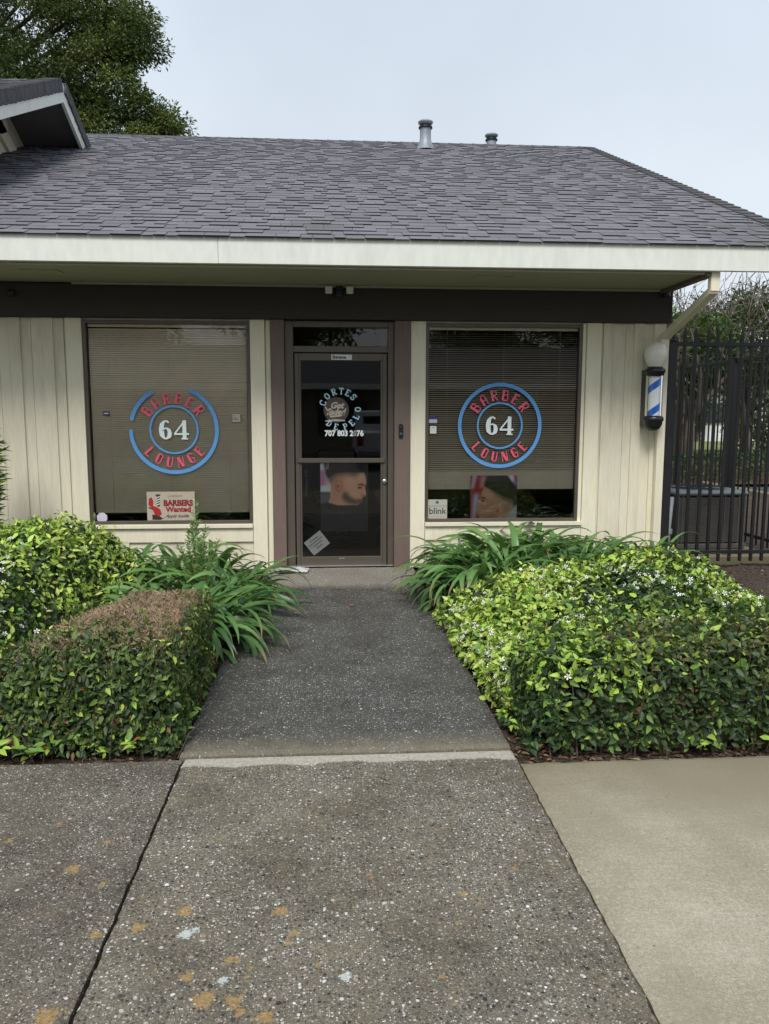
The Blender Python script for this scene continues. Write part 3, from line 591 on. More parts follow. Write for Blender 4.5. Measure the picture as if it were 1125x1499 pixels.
# door lettering
LBLUE = flat('letter_pale_blue', (.50, .74, .86), .45); LWHITE = flat('letter_white', (.85, .87, .88), .45)
dl = thing('door_lettering', 'pale blue CORTES DE PELO circle and phone number on the door glass', 'lettering', (.084, YD + .04, 1.6))
yd = YD + .040
arc_letters(dl, 'CORTES', .090, 1.618, .183, .066, [160, 135, 110, 86, 64, 42], SLABF, LBLUE, yd, .76, False)
arc_letters(dl, 'DEPELO', .090, 1.618, .180, .062, [232, 257, 287, 311, 335, 0], SLABF, LBLUE, yd, .76, True)
for b, x in (('707', -.012), ('803', .115), ('2', .205), ('76', .292)): text('digits', b, LWHITE, dl, x, yd, 1.375, .078, .0035, 0, .92)
text('digits', '0', LWHITE, dl, .240, yd, 1.375, .078, -.001, 0, .75)
bd = thing('door_badge', 'faded round brown badge with cream script lettering inside the door lettering', 'sticker', (.045, YD + .043, 1.6))
m = MB(); m.poly([(.052 + .128 * math.cos(R(a)), 1.612 + .128 * math.sin(R(a))) for a in range(0, 360, 10)], YD + .0425, .001); m.build('disc', flat('badge_brown', (.075, .058, .048), .6), bd)
SCR = flat('badge_cream', (.52, .45, .37), .6)
text('script', 'Get', SCR, bd, .055, YD + .0415, 1.655, .085, .004, .35); text('script', 'Faded', SCR, bd, .045, YD + .0415, 1.59, .085, .004, .35, .9)
m = MB(); strokes(m, [([(0, .1, .012), (.06, 0, .022), (.16, .01, .016), (.2, .04, .006)], 0), ([(.0, -.045, .012), (.10, -.035, .02), (.2, -.04, .012)], 0)], lambda a, b: (-.06 + a, 1.545 + b), 0, .0005, YD + .0415); m.build('swash', SCR, bd)
# entrance plate
e = thing('entrance_plate', 'small white Entrance plate at the top of the door', 'sign', (.107, YD + .01, 2.13)); bx('plate', WHITEP, e, .004, .211, YD + .015, YD + .0195, 2.108, 2.160, .001)
INK = flat('ink_black', (.02, .02, .02), .6); text('lettering', 'Entrance', INK, e, .085, YD + .0145, 2.134, .040, .0018, 0, .95); text('arrow', '>', flat('ink_grey', (.3, .3, .3), .6), e, .185, YD + .0145, 2.134, .034)
# hiring sign in the left window
hs = thing('hiring_sign', 'cream Licensed BARBERS Wanted sign with red barber chair in left window', 'sign', (-1.61, YW, .48)); y0 = YW + .012; ZO = .024
bx('board', flat('sign_board', (.47, .40, .32), .6), hs, -1.850, -1.375, y0, y0 + .004, .478, .768, .001)
RED = flat('sign_dark_red', (.33, .012, .022), .5); yy = y0 - .0008
text('lettering', 'BARBERS', INK, hs, -1.541, yy, .652, .079, .0045, 0, .93); text('lettering', 'BARBERS', RED, hs, -1.543, yy - .0006, .654, .079, .0018, 0, .93); text('lettering', 'Wanted', RED, hs, -1.54, yy, .588, .072, .0035, 0, 1.05)
text('small_lettering', 'Licensed', flat('ink_faint', (.22, .17, .12), .6), hs, -1.575, yy, .727, .04, 0, .2); text('small_lettering', 'Apply Inside', INK, hs, -1.555, yy, .522, .046, .0008, .4)
ch = MB()
for P in ([(-1.828, .70), (-1.80, .715), (-1.785, .67), (-1.79, .625), (-1.755, .615), (-1.72, .59), (-1.705, .54), (-1.735, .52), (-1.775, .54), (-1.80, .60), (-1.835, .64)], [(-1.81, .595), (-1.775, .615), (-1.745, .585), (-1.755, .555)]): ch.poly(P, yy - .0003 * len(P) * .1, .0005)
ch.build('chair_print', flat('print_red', (.42, .02, .02), .5), hs)
cb = MB(); cb.poly([(-1.80, .54), (-1.735, .53), (-1.70, .50), (-1.67, .508), (-1.72, .484), (-1.80, .486)], yy, .0005); cb.poly([(-1.838, .62), (-1.795, .60), (-1.793, .588), (-1.83, .60)], yy - .0006, .0005)
cb.poly([(-1.765, .742), (-1.712, .742), (-1.718, .728), (-1.76, .728)], yy, .0005); cb.poly([(-1.752, .728), (-1.722, .728), (-1.722, .62), (-1.752, .62)], yy, .0005); cb.build('base_print', INK, hs)
sp = MB()
for k in range(4): sp.poly([(-1.752, .630 + k * .024), (-1.722, .644 + k * .024), (-1.722, .654 + k * .024), (-1.752, .640 + k * .024)], yy - .0006, .0003)
sp.build('stripe_print', WHITEP, hs); hs.location.z += .026
# stickers
o = MB(); o.poly([(-2.296 + .054 * math.cos(R(22.5 + 45 * k)), .537 + .054 * math.sin(R(22.5 + 45 * k))) for k in range(8)], YW + .015, .001); o = o.build('octagon_sticker', flat('sticker_lilac', (.62, .58, .70), .5)); tag(o, 'white octagonal security sticker in lower corner of left window', 'sticker')
s_ = thing('window_sticker', 'tiny dark blue sticker at left edge of left window', 'sticker', (-2.21, YW + .015, 1.56)); bx('face', flat('sticker_blue', (.03, .03, .12), .5), s_, -2.245, -2.180, YW + .015, YW + .0165, 1.553, 1.592, 0); bx('print_line', WHITEP, s_, -2.235, -2.190, YW + .0144, YW + .0150, 1.569, 1.577, 0)
s_ = thing('window_sticker', 'small square grey card at right edge of left window', 'sticker', (-.94, YW + .015, 1.53)); bx('face', flat('card_grey', (.36, .33, .28), .6), s_, -.982, -.905, YW + .015, YW + .0165, 1.490, 1.572, 0); [bx('print_line', INK, s_, -.968, -.968 + w_, YW + .0144, YW + .0150, z_, z_ + .006, 0) for w_, z_ in ((.045, 1.512), (.03, 1.526), (.012, 1.552))] 
s_ = thing('window_sticker', 'blue and white sticker at left edge of right window', 'sticker', (1.02, YW + .015, 1.5)); bx('face', flat('sticker_pale', (.5, .5, .55), .5), s_, .990, 1.075, YW + .015, YW + .0165, 1.482, 1.520, 0); bx('band', flat('sticker_navy', (.03, .04, .2), .5), s_, .990, 1.075, YW + .0145, YW + .0163, 1.520, 1.545, 0)
s_ = thing('window_sticker', 'plain white square card under the blue sticker in right window', 'sticker', (1.03, YW + .015, 1.40)); bx('face', WHITEP, s_, 1.002, 1.068, YW + .015, YW + .0165, 1.375, 1.452, 0); bx('print_line', INK, s_, 1.022, 1.048, YW + .0144, YW + .0150, 1.432, 1.436, 0)
b = thing('camera_notice', 'square grey blink notice in lower left corner of right window', 'sign', (1.08, YW + .012, .5)); bx('face', flat('notice_grey', (.44, .42, .36), .6), b, .986, 1.187, YW + .012, YW + .014, .502, .700, .001)
DGR = flat('ink_slate', (.05, .055, .06), .5); text('lettering', 'blink', DGR, b, 1.086, YW + .0110, .580, .093, .0012); m = MB(); m.poly([(1.083 + .018 * math.cos(R(a)), .672 + .016 * math.sin(R(a))) for a in range(0, 360, 20)], YW + .0112, .0006); m.build('logo_dot', flat('dot_blue', (.03, .17, .3), .4), b); bx('rule', DGR, b, .992, 1.182, YW + .0113, YW + .0120, .632, .635, 0); text('fine_print', '- - - - - - - -', DGR, b, 1.086, YW + .0112, .525, .025)

# ------------------------------------------------------------------ posters (printed photographs, drawn as colour on a fine grid)
def raster(w, h, layers, bgc):
    X, Y = np.meshgrid(np.arange(w) + .5, np.arange(h) + .5); img = np.zeros((h, w, 3)); img[:] = bgc
    for pts, colr, blur, alpha in layers:
        ins = np.zeros((h, w), bool); n = len(pts)
        for i in range(n):
            (x1, y1), (x2, y2) = pts[i], pts[(i + 1) % n]
            c = ((y1 > Y) != (y2 > Y)) & (X < (x2 - x1) * (Y - y1) / ((y2 - y1) or 1e-9) + x1); ins ^= c
        m = ins.astype(float); k = int(blur)
        for _ in range(2 if k else 0):
            for ax in (0, 1):
                p = np.pad(m, [(k, k) if a == ax else (0, 0) for a in (0, 1)], mode='edge'); cs = np.cumsum(p, ax); cs = np.concatenate([np.zeros_like(np.take(cs, [0], ax)), cs], ax)
                m = (np.take(cs, range(2 * k + 1, cs.shape[ax]), ax) - np.take(cs, range(0, cs.shape[ax] - 2 * k - 1), ax)) / (2 * k + 1)
        m = (m * alpha)[..., None]; img = img * (1 - m) + np.array(colr) * m
    return img
def ell(cx, cy, rx, ry, n=20): return [(cx + rx * math.cos(6.2832 * k / n), cy + ry * math.sin(6.2832 * k / n)) for k in range(n)]
PRINT = vcol('photo_print', .35, .4)
def poster(name, label, img, x0, x1, z0, z1, y):
    h, w, _ = img.shape; m = bpy.data.meshes.new(name); X, Z = np.meshgrid(np.linspace(x0, x1, w), np.linspace(z1, z0, h))
    V = np.stack([X, X * 0 + y, Z], -1).reshape(-1, 3); i = np.arange(w * h).reshape(h, w); F = np.stack([i[:-1, :-1], i[1:, :-1], i[1:, 1:], i[:-1, 1:]], -1).reshape(-1, 4)
    b = len(V); V2 = np.array([(x0, y + .003, z0), (x1, y + .003, z0), (x1, y + .003, z1), (x0, y + .003, z1)])
    m.from_pydata(np.concatenate([V, V2]).tolist(), [], F.tolist() + [[b, b + 3, b + 2, b + 1]]); m.materials.append(PRINT)
    a = m.color_attributes.new('Col', 'FLOAT_COLOR', 'POINT'); C = np.ones((b + 4, 4)); C[:b, :3] = np.clip(img.reshape(-1, 3) * 1.8, 0, .9); a.data.foreach_set('color', C.ravel()); m.update()
    return tag(link(bpy.data.objects.new(name, m)), label, 'poster')
sk, sk2, hr, bk = (.50, .30, .20), (.36, .185, .115), (.016, .014, .013), (.012, .012, .013)
def T(L, ox, oy, s): return [(((x - ox) * s), ((y - oy) * s)) for x, y in L]
def A(L): return T(L, 285, 130, .25)                                         # door poster, facing right
la = [(A([(285, 130), (400, 130), (400, 620), (285, 620)]), (.55, .52, .55), 0, 1), (A([(285, 230), (330, 250), (350, 400), (285, 410)]), (.38, .10, .28), 3, .8), (A([(285, 470), (400, 470), (400, 620), (285, 620)]), (.10, .10, .13), 2, 1),
      (A([(285, 485), (390, 485), (390, 500), (285, 500)]), (.04, .04, .05), 1, .9),
      (A([(380, 300), (470, 265), (690, 262), (768, 260), (784, 330), (790, 378), (776, 420), (788, 500), (780, 524), (748, 532), (744, 556), (724, 574), (712, 606), (690, 622), (370, 622), (372, 585), (396, 540), (402, 420)]), sk, 0, 1),
      (A([(400, 300), (560, 290), (560, 480), (420, 620), (372, 620), (396, 540)]), sk2, 9, .45), (A([(560, 300), (690, 275), (640, 420), (560, 440)]), (.62, .42, .31), 9, .6), (A([(690, 290), (765, 280), (775, 350), (700, 370)]), (.62, .38, .26), 5, .7), (A([(620, 440), (700, 450), (700, 540), (620, 520)]), (.60, .35, .25), 6, .6),
      (A([(330, 190), (352, 130), (800, 130), (790, 255), (690, 268), (690, 330), (640, 300), (560, 285), (470, 300), (420, 340), (384, 400), (350, 320)]), (.05, .038, .033), 7, .85), (A([(330, 180), (352, 120), (800, 120), (786, 250), (690, 262), (560, 250), (440, 268), (375, 330), (345, 280)]), hr, 2, 1),
      (A([(524, 500), (548, 470), (580, 480), (612, 525), (680, 560), (738, 566), (722, 604), (690, 618), (600, 606), (550, 580), (522, 545)]), (.075, .052, .045), 4, .9), (A([(690, 560), (730, 556), (742, 546), (738, 570), (700, 580)]), (.05, .03, .025), 1, .8), (A([(700, 578), (745, 566), (735, 588), (700, 592)]), (.40, .13, .10), 1, .8),
      (A(ell(484, 408, 40, 64)), (.34, .15, .10), 2, .9), (A(ell(486, 402, 24, 44)), (.56, .30, .21), 2, .8), (A(ell(480, 408, 12, 24)), (.16, .06, .045), 1, .8),
      (A([(696, 392), (740, 380), (772, 408), (764, 416), (732, 398), (698, 404)]), (.03, .02, .018), 1, .95), (A([(686, 424), (740, 414), (742, 436), (702, 442)]), (.10, .055, .04), 1, .9), (A(ell(718, 428, 10, 9)), (.015, .012, .012), 0, .9), (A([(730, 500), (784, 512), (772, 530), (735, 528)]), (.26, .12, .08), 2, .7),
      (A([(285, 600), (370, 590), (470, 620), (700, 622), (810, 612), (810, 960), (285, 960)]), bk, 1, 1), (A([(300, 700), (560, 690), (560, 694), (300, 704)]), (.06, .06, .065), 1, .7), (A([(480, 650), (560, 770), (556, 772), (476, 652)]), (.05, .05, .055), 1, .8)]
imA = raster(131, 195, la, (.022, .022, .026))
poster('haircut_poster', 'haircut poster of dark-haired bearded profile facing right behind door glass', imA, -.114, .372, .372, 1.10, YD + .050)
def Bq(L): return T(L, 358, 740, .42)
lb = [(Bq([(358, 740), (470, 740), (430, 900), (400, 1040), (358, 1040)]), (.30, .022, .030), 0, 1), (Bq([(372, 740), (400, 740), (380, 830), (360, 830)]), (.35, .36, .42), 2, .9), (Bq([(430, 745), (465, 750), (440, 830), (420, 820)]), (.40, .36, .38), 3, .6), (Bq([(380, 870), (415, 860), (410, 960), (385, 1040), (370, 1040)]), (.34, .40, .52), 4, .85),
      (Bq([(560, 740), (672, 740), (672, 820), (600, 790)]), (.55, .55, .62), 2, 1), (Bq([(640, 740), (672, 740), (672, 800), (650, 790)]), (.30, .03, .05), 2, .9), (Bq([(630, 780), (672, 800), (672, 830), (640, 810)]), (.06, .08, .3), 2, .9), (Bq([(600, 990), (672, 940), (672, 1040), (580, 1040)]), (.30, .29, .29), 2, 1),
      (Bq([(452, 815), (520, 850), (640, 910), (645, 960), (605, 1000), (580, 1042), (432, 1042), (412, 1015), (408, 985), (400, 962), (393, 945), (412, 915), (424, 890), (430, 860)]), (.36, .21, .145), 0, 1), (Bq([(455, 822), (520, 856), (500, 900), (440, 880)]), (.46, .28, .20), 4, .8), (Bq([(560, 900), (640, 930), (620, 990), (560, 980)]), (.24, .15, .11), 6, .6),
      (Bq([(455, 815), (462, 760), (490, 738), (600, 738), (672, 830), (670, 905), (640, 935), (575, 905), (520, 862)]), (.045, .034, .026), 5, .8), (Bq([(452, 812), (462, 760), (490, 738), (600, 738), (672, 840), (668, 890), (635, 905), (575, 880), (520, 852), (500, 838)]), (.026, .022, .017), 1, 1),
      (Bq([(430, 885), (458, 890), (462, 900), (430, 895)]), (.02, .015, .012), 1, .95), (Bq([(428, 905), (450, 906), (450, 918), (430, 916)]), (.05, .03, .025), 1, .9), (Bq(ell(545, 978, 19, 26)), (.40, .17, .12), 1, .9), (Bq(ell(543, 980, 9, 14)), (.20, .08, .06), 1, .8), (Bq([(408, 1000), (440, 1005), (430, 1020), (412, 1018)]), (.28, .12, .10), 1, .7), (Bq([(430, 1025), (520, 1000), (560, 1042), (440, 1042)]), (.16, .10, .08), 4, .6)]
imB = raster(131, 126, lb, (.06, .05, .05))
poster('haircut_poster', 'haircut poster of profile facing left below the right blind', imB, 1.430, 1.917, .490, .945, YW + .0235)
cf = thing('certificate', 'white paper tilted diagonally in lower left of door glass', 'paper', (-.15, YD + .06, .13)); M_ = Matrix.Translation((-.155, YD + .0465, .252)) @ Matrix.Rotation(R(-38), 4, 'Y')
MB().box(-.105, .105, 0, .002, -.085, .085, 0, 0, None, M_).build('sheet', flat('paper_white', (.85, .84, .82), .7), cf)
for k, (w_, z_) in enumerate(((.05, .05), (.085, .02), (.06, -.01), (.04, -.045))): MB().box(-w_, w_, -.001, .0005, z_ - .004, z_ + .004, 0, 0, None, M_).build('print_line', flat('ink_pale', (.28, .28, .29), .7), cf)
# barber chair standing inside, seen dimly through the door
bc = thing('barber_chair', 'black barber chair standing in the dark room behind the door', 'chair', (.05, 9.3, .012)); CH = flat('black_vinyl', (.015, .015, .016), .3); DKM = flat('dark_chrome', (.05, .05, .055), .3, .6)
bx('seat', CH, bc, -.22, .34, 9.05, 9.58, .50, .62, .04); bx('backrest', CH, bc, -.20, .32, 9.55, 9.68, .62, 1.15, .04)
for x in (-.27, .39): q = MB(); q.tube([(x, 9.1, .60), (x, 9.06, .80), (x, 9.5, .82), (x, 9.56, .62)], .018, 8); q.build('armrest', DKM, bc)
q = MB(); q.lathe([(.28, .012), (.28, .03), (.08, .06), (.07, .5)], .06, 9.32, 20); q.build('base', DKM, bc); q = MB(); q.tube([(-.05, 9.05, .52), (-.05, 8.8, .20)], .015, 8); q.tube([(.17, 9.05, .52), (.17, 8.8, .20)], .015, 8); q.box(-.10, .22, 8.68, 8.82, .17, .20, .006); q.build('footrest', DKM, bc)

# ------------------------------------------------------------------ fittings
f = thing('security_floodlight', 'twin-headed white security floodlight camera on beam above the door', 'floodlight', (.086, YW - .075, 2.73))
bx('camera_body', BLACKP, f, .045, .130, YW - .150, YW - .076, 2.695, 2.800, .015)
for x in (-.014, .187):
    M_ = Matrix.Translation((x, YW - .17, 2.755)) @ Matrix.Rotation(R(18), 4, 'X') @ Matrix.Rotation(R(6 if x < 0 else -6), 4, 'Z'); MB().box(-.034, .034, 0, .03, -.036, .036, .008, 0, None, M_).build('lamp_head', WHITEP, f)
    q = MB(); q.tube([(x, YW - .135, 2.76), (.086, YW - .10, 2.765)], .010, 8); q.build('arm', BLACKP, f)
lens = MB(); lens.lathe([(.0, .008), (.018, .008), (.022, 0)], 0, 0, 16); lens.build('lens', flat('lens_glass', (.02, .02, .03), .1), f, Matrix.Translation((.088, YW - .150, 2.74)) @ Matrix.Rotation(R(90), 4, 'X'))
for x, z, lab in ((3.355, 2.765, 'small black camera at the right end of the beam'), (-3.017, 2.70, 'small black camera on the beam at far left')):
    c = thing('security_camera', lab, 'camera', (x, YW - .076, z), 'small beam cameras'); bx('body', BLACKP, c, x - .035, x + .035, YW - .13, YW - .076, z - .03, z + .03, .01)
    lens = MB(); lens.lathe([(.0, .006), (.014, .006), (.018, 0)], 0, 0, 14); lens.build('lens', flat('lens_glass', (.03, .03, .05), .1), c, Matrix.Translation((x, YW - .13, z)) @ Matrix.Rotation(R(90), 4, 'X'))
db = thing('doorbell', 'slim black video doorbell on the brown post right of the door', 'doorbell', (.70, YW - .045, 1.36)); bx('body', BLACKP, db, .678, .720, YW - .068, YW - .0455, 1.335, 1.470, .008)
q = MB(); q.lathe([(.0, .003), (.012, .003), (.014, 0)], 0, 0, 16); q.build('button', flat('button_blue', (.05, .07, .10), .3), db, Matrix.Translation((.699, YW - .068, 1.372)) @ Matrix.Rotation(R(90), 4, 'X')); q = MB(); q.lathe([(.0, .003), (.009, .003), (.011, 0)], 0, 0, 16); q.build('lens', flat('lens_glass', (.01, .01, .015), .05), db, Matrix.Translation((.699, YW - .068, 1.44)) @ Matrix.Rotation(R(90), 4, 'X'))
# barber pole
bp = thing('barber_pole', 'white globe barber pole with blue stripes on the corner of the shop', 'barber pole', (3.243, 7.62, 1.41)); cx, cy = 3.243, 7.62
q = MB(); q.lathe([(.001, 2.292), (.045, 2.283), (.080, 2.262), (.103, 2.225), (.112, 2.175), (.106, 2.130), (.088, 2.085), (.066, 2.050), (.060, 2.035)], cx, cy, 28); q.build('globe', flat('globe_glass', (.80, .78, .69), .28), bp)
q = MB(); q.lathe([(.062, 2.046), (.072, 2.042), (.075, 2.030), (.092, 2.024), (.099, 2.010), (.099, 1.990), (.088, 1.982), (.086, 1.960), (.074, 1.950), (.001, 1.95)], cx, cy, 28); q.build('top_cap', BLACKP, bp)
q = MB(); q.lathe([(.001, 1.562), (.080, 1.560), (.086, 1.552), (.100, 1.542), (.102, 1.515), (.090, 1.500), (.088, 1.470), (.070, 1.435), (.040, 1.412), (.001, 1.406)], cx, cy, 28); q.build('bottom_cap', BLACKP, bp)
def polemat():
    t = NT('striped_cylinder'); sp_ = t.n('ShaderNodeSeparateXYZ'); t.put(sp_.inputs[0], t.pos())
    an = t.math('ARCTAN2', t.math('SUBTRACT', sp_.outputs[1], cy), t.math('SUBTRACT', sp_.outputs[0], cx)); ph = t.math('FRACT', t.math('SUBTRACT', t.math('MULTIPLY', sp_.outputs[2], 4.0), t.math('MULTIPLY', an, .159155)))
    c = t.mix(t.math('LESS_THAN', t.math('ABSOLUTE', t.math('SUBTRACT', ph, .74)), .15), (.74, .76, .76), (.015, .12, .50)); t.set(Base_Color=c, Roughness=.2); return t.mat
q = MB(); q.lathe([(.058, 1.955), (.058, 1.558)], cx, cy, 32); q.build('striped_cylinder', polemat(), bp)
q = MB(); q.lathe([(.084, 1.955), (.084, 1.558)], cx, cy, 32); q.build('glass_cylinder', glassmat('pole_glass', (.95, .96, .96), 1.3), bp)
bx('wall_bracket', BLACKP, bp, cx - .075, cx - .055, cy + .05, 7.775, 1.46, 2.02, .004); bx('wall_bracket', BLACKP, bp, cx - .05, cx + .05, cy + .075, 7.775, 1.48, 1.54, .004)
bx('wall_bracket', BLACKP, bp, cx - .05, cx + .05, cy + .07, 7.775, 1.97, 2.02, .004)
# newspaper bundle on the step
npp = thing('newspaper', 'folded newspaper flyers lying on the step left of the door', 'newspaper', (-.40, 7.58, .02))
for k, (dx, a, c_) in enumerate(((0, 12, (.62, .60, .60)), (.02, -4, (.55, .50, .56)), (-.015, 20, (.68, .66, .64)))):
    M_ = Matrix.Translation((-.405 + dx, 7.60 - .02 * k, .018 + .009 * k)) @ Matrix.Rotation(R(a), 4, 'Z') @ Matrix.Rotation(R(2 * k), 4, 'Y'); s_ = MB().box(-.15, .15, -.10, .10, 0, .008, .003, 0, None, M_).build('sheet', flat('newsprint', c_, .8), npp)
    for j in range(4): MB().box(-.13, random.uniform(.02, .13), -.07 + .04 * j, -.055 + .04 * j, .0082, .0086, 0, 0, None, M_).build('print_line', flat('print_violet', random.choice(((.12, .08, .2), (.2, .08, .1), (.1, .1, .11))), .8), s_)

# ------------------------------------------------------------------ iron fence, condensers
SPEAR = {}
def fence(label, x0, y0, x1, y1, zr, gap, posts, s=.0145, group='black iron fence panels'):
    a, b = Vector((x0, y0, 0)), Vector((x1, y1, 0)); L = (b - a).length; t = thing('iron_fence', label, 'fence', ((x0 + x1) / 2, (y0 + y1) / 2, 0), group)
    MF = Matrix.Translation(a) @ Matrix.Rotation(math.atan2(y1 - y0, x1 - x0), 4, 'Z')
    for z in (.13, zr): MB().box(0, L, -.02, .02, z - .02, z + .02, .003, 0, None, MF).build('rail', BLACKM, t)
    if s not in SPEAR:
        h = zr + .16; m = MB(); m.box(-s, s, -s, s, .03, h - .07, .002); m.add([(-s, -s, h - .07), (s, -s, h - .07), (s, s, h - .07), (-s, s, h - .07), (-.006, -.006, h), (.006, -.006, h), (.006, .006, h), (-.006, .006, h)], [(0, 1, 5, 4), (1, 2, 6, 5), (2, 3, 7, 6), (3, 0, 4, 7), (4, 5, 6, 7)])
        o = m.build('picket', BLACKM, t, MF @ Matrix.Translation((gap * .5, 0, 0))); SPEAR[s] = o.data; k0 = 1
    else: k0 = 0
    for k in range(k0, int(L / gap)): link(bpy.data.objects.new('picket', SPEAR[s]), t, MF @ Matrix.Translation((gap * (k + .5), 0, 0)) @ Matrix.Rotation(R(random.uniform(-.3, .3)), 4, 'Y'))
    for u, wd in posts: MB().box(u - wd / 2, u + wd / 2, -wd / 2, wd / 2, -.1, zr + .02, .004, 0, None, MF).box(u - wd / 2 - .006, u + wd / 2 + .006, -wd / 2 - .006, wd / 2 + .006, zr + .021, zr + .034, .003, 0, None, MF).build('post', BLACKM, t)
    return t
fence('black spear-topped iron fence running right from the shop corner', 3.425, 7.77, 5.05, 7.77, 2.285, .119, [(.045, .085), (1.6, .065)])
fence('black iron side fence receding behind the air conditioners', 5.05, 7.85, 5.05, 14.2, 2.25, .119, [(1.6, .075), (3.1, .075), (4.6, .075)], .009)
GREYM = paint('condenser_enamel', (.10, .095, .088), .55, .15, None, .1, ((.05, .045, .04), .4)); GREYL = paint('condenser_top', (.22, .25, .27), .5, .12, None, .1)
def condenser(label, x0, x1, y0, y1, z0, z1, mb, mt):
    t = thing('air_conditioner', label, 'air conditioner', ((x0 + x1) / 2, (y0 + y1) / 2, z0), 'air conditioner condensers behind the fence')
    c = .05; bx('core', flat('coil_dark', (.02, .02, .02), .7), t, x0 + .03, x1 - .03, y0 + .03, y1 - .03, z0 + .03, z1 - .05, .01)
    for a, b in ((x0, y0), (x1, y0), (x0, y1), (x1, y1)): bx('corner_post', mb, t, a - .0 if a == x0 else a - c, a + c if a == x0 else a, b if b == y0 else b - c, b + c if b == y0 else b, z0 + .02, z1 - .04, .006)
    bx('base_pan', mb, t, x0 - .01, x1 + .01, y0 - .01, y1 + .01, z0, z0 + .06, .008)
    l = MB(); n = 26
    for k in range(n):
        z = z0 + .08 + k * (z1 - z0 - .15) / n
        for A_ in ((x0 + .006, x1 - .006, y0 + .004, y0 + .020), (x0 + .006, x1 - .006, y1 - .02, y1 - .004), (x0 + .004, x0 + .02, y0 + .03, y1 - .03), (x1 - .02, x1 - .004, y0 + .03, y1 - .03)): l.box(*A_, z, z + .013, 0)
    lo = l.build('louvres', mb, t); lo['kind'] = 'stuff'
    for k in range(5): u = x0 + (k + .5) * (x1 - x0) / 5; bx('guard_bar', mb, t, u - .006, u + .006, y0 - .003, y0 + .003, z0 + .06, z1 - .05, 0)
    cx_, cy_ = (x0 + x1) / 2, (y0 + y1) / 2; r = min(x1 - x0, y1 - y0) * .42; bx('lid', mt, t, x0 - .02, x1 + .02, y0 - .02, y1 + .02, z1 - .05, z1, .018)
    g = MB()
    for q in range(1, 7):
        rr = r * q / 6; g.tube([(cx_ + rr * math.cos(R(a)), cy_ + rr * math.sin(R(a)), z1 + .012) for a in range(0, 361, 15)], .004, 4, 0, None, False)
    g.build('fan_grille', BLACKM, t); return t
condenser('large dark grey air conditioner standing on a pad behind the fence', 3.86, 4.68, 8.35, 9.15, .06, .72, GREYM, GREYL)
condenser('lighter grey air conditioner against the wall behind the dark one', 3.50, 3.95, 9.35, 10.05, .05, .70, paint('condenser_light', (.26, .25, .23), .55, .12, None, .1), GREYL)
o = bx('concrete_pad', CONC, None, 3.72, 4.82, 7.95, 9.3, -.08, .055, .015); tag(o, 'pale concrete pad under the large air conditioner', 'pad')
o = MB(); o.tube([(3.60, 7.93, -.05), (3.60, 7.93, .34), (3.63, 7.95, .70)], .022, 10); o.box(3.575, 3.63, 7.90, 7.96, .30, .36, .004); o = o.build('conduit_pipe', flat('pvc_grey', (.34, .37, .40), .5)); tag(o, 'pale grey conduit rising beside the shop corner behind the fence', 'pipe')

# ------------------------------------------------------------------ foliage
TPL = np.array([(0, 0, 0), (.36, 0, -.05), (.70, 0, -.06), (1, 0, -.16), (.30, .5, .05), (.30, -.5, .05), (.68, .36, .0), (.68, -.36, .0)])
TF = np.array([(0, 1, 4), (0, 5, 1), (4, 1, 2), (4, 2, 6), (1, 5, 7), (1, 7, 2), (6, 2, 3), (2, 7, 3)])
TPD = np.array([(0, 0, 0), (.45, .5, .08), (1, 0, -.08), (.45, -.5, .08)]); TD = np.array([(0, 2, 1), (0, 3, 2)])
def norm(a): return a / np.maximum(np.linalg.norm(a, axis=-1, keepdims=True), 1e-9)
def leaf_frames(D, N):
    D = norm(D); Sd = norm(np.cross(N, D)); return D, Sd, np.cross(D, Sd)
def leaf_cloud(name, P, D, N, L, Wd, C, mat, simple=False):
    tp, tf = (TPD, TD) if simple else (TPL, TF); n = len(P); D, Sd, Up = leaf_frames(D, N); k = len(tp)
    V = P[:, None] + tp[None, :, 0, None] * (D * L[:, None])[:, None] + tp[None, :, 1, None] * (Sd * Wd[:, None])[:, None] + tp[None, :, 2, None] * (Up * L[:, None])[:, None]
    F = (np.arange(n)[:, None, None] * k + tf[None]).reshape(-1)
    me = bpy.data.meshes.new(name); nf = len(F) // 3; me.vertices.add(n * k); me.vertices.foreach_set('co', V.reshape(-1).astype(np.float32)); me.loops.add(nf * 3); me.loops.foreach_set('vertex_index', F.astype(np.int32))
    me.polygons.add(nf); me.polygons.foreach_set('loop_start', np.arange(0, nf * 3, 3, dtype=np.int32)); me.update(calc_edges=True)
    a = me.color_attributes.new('Col', 'FLOAT_COLOR', 'POINT'); CC = np.ones((n, k, 4), np.float32); CC[:, :, :3] = C[:, None]; a.data.foreach_set('color', CC.reshape(-1)); me.materials.append(mat); return me
_leafme = {}
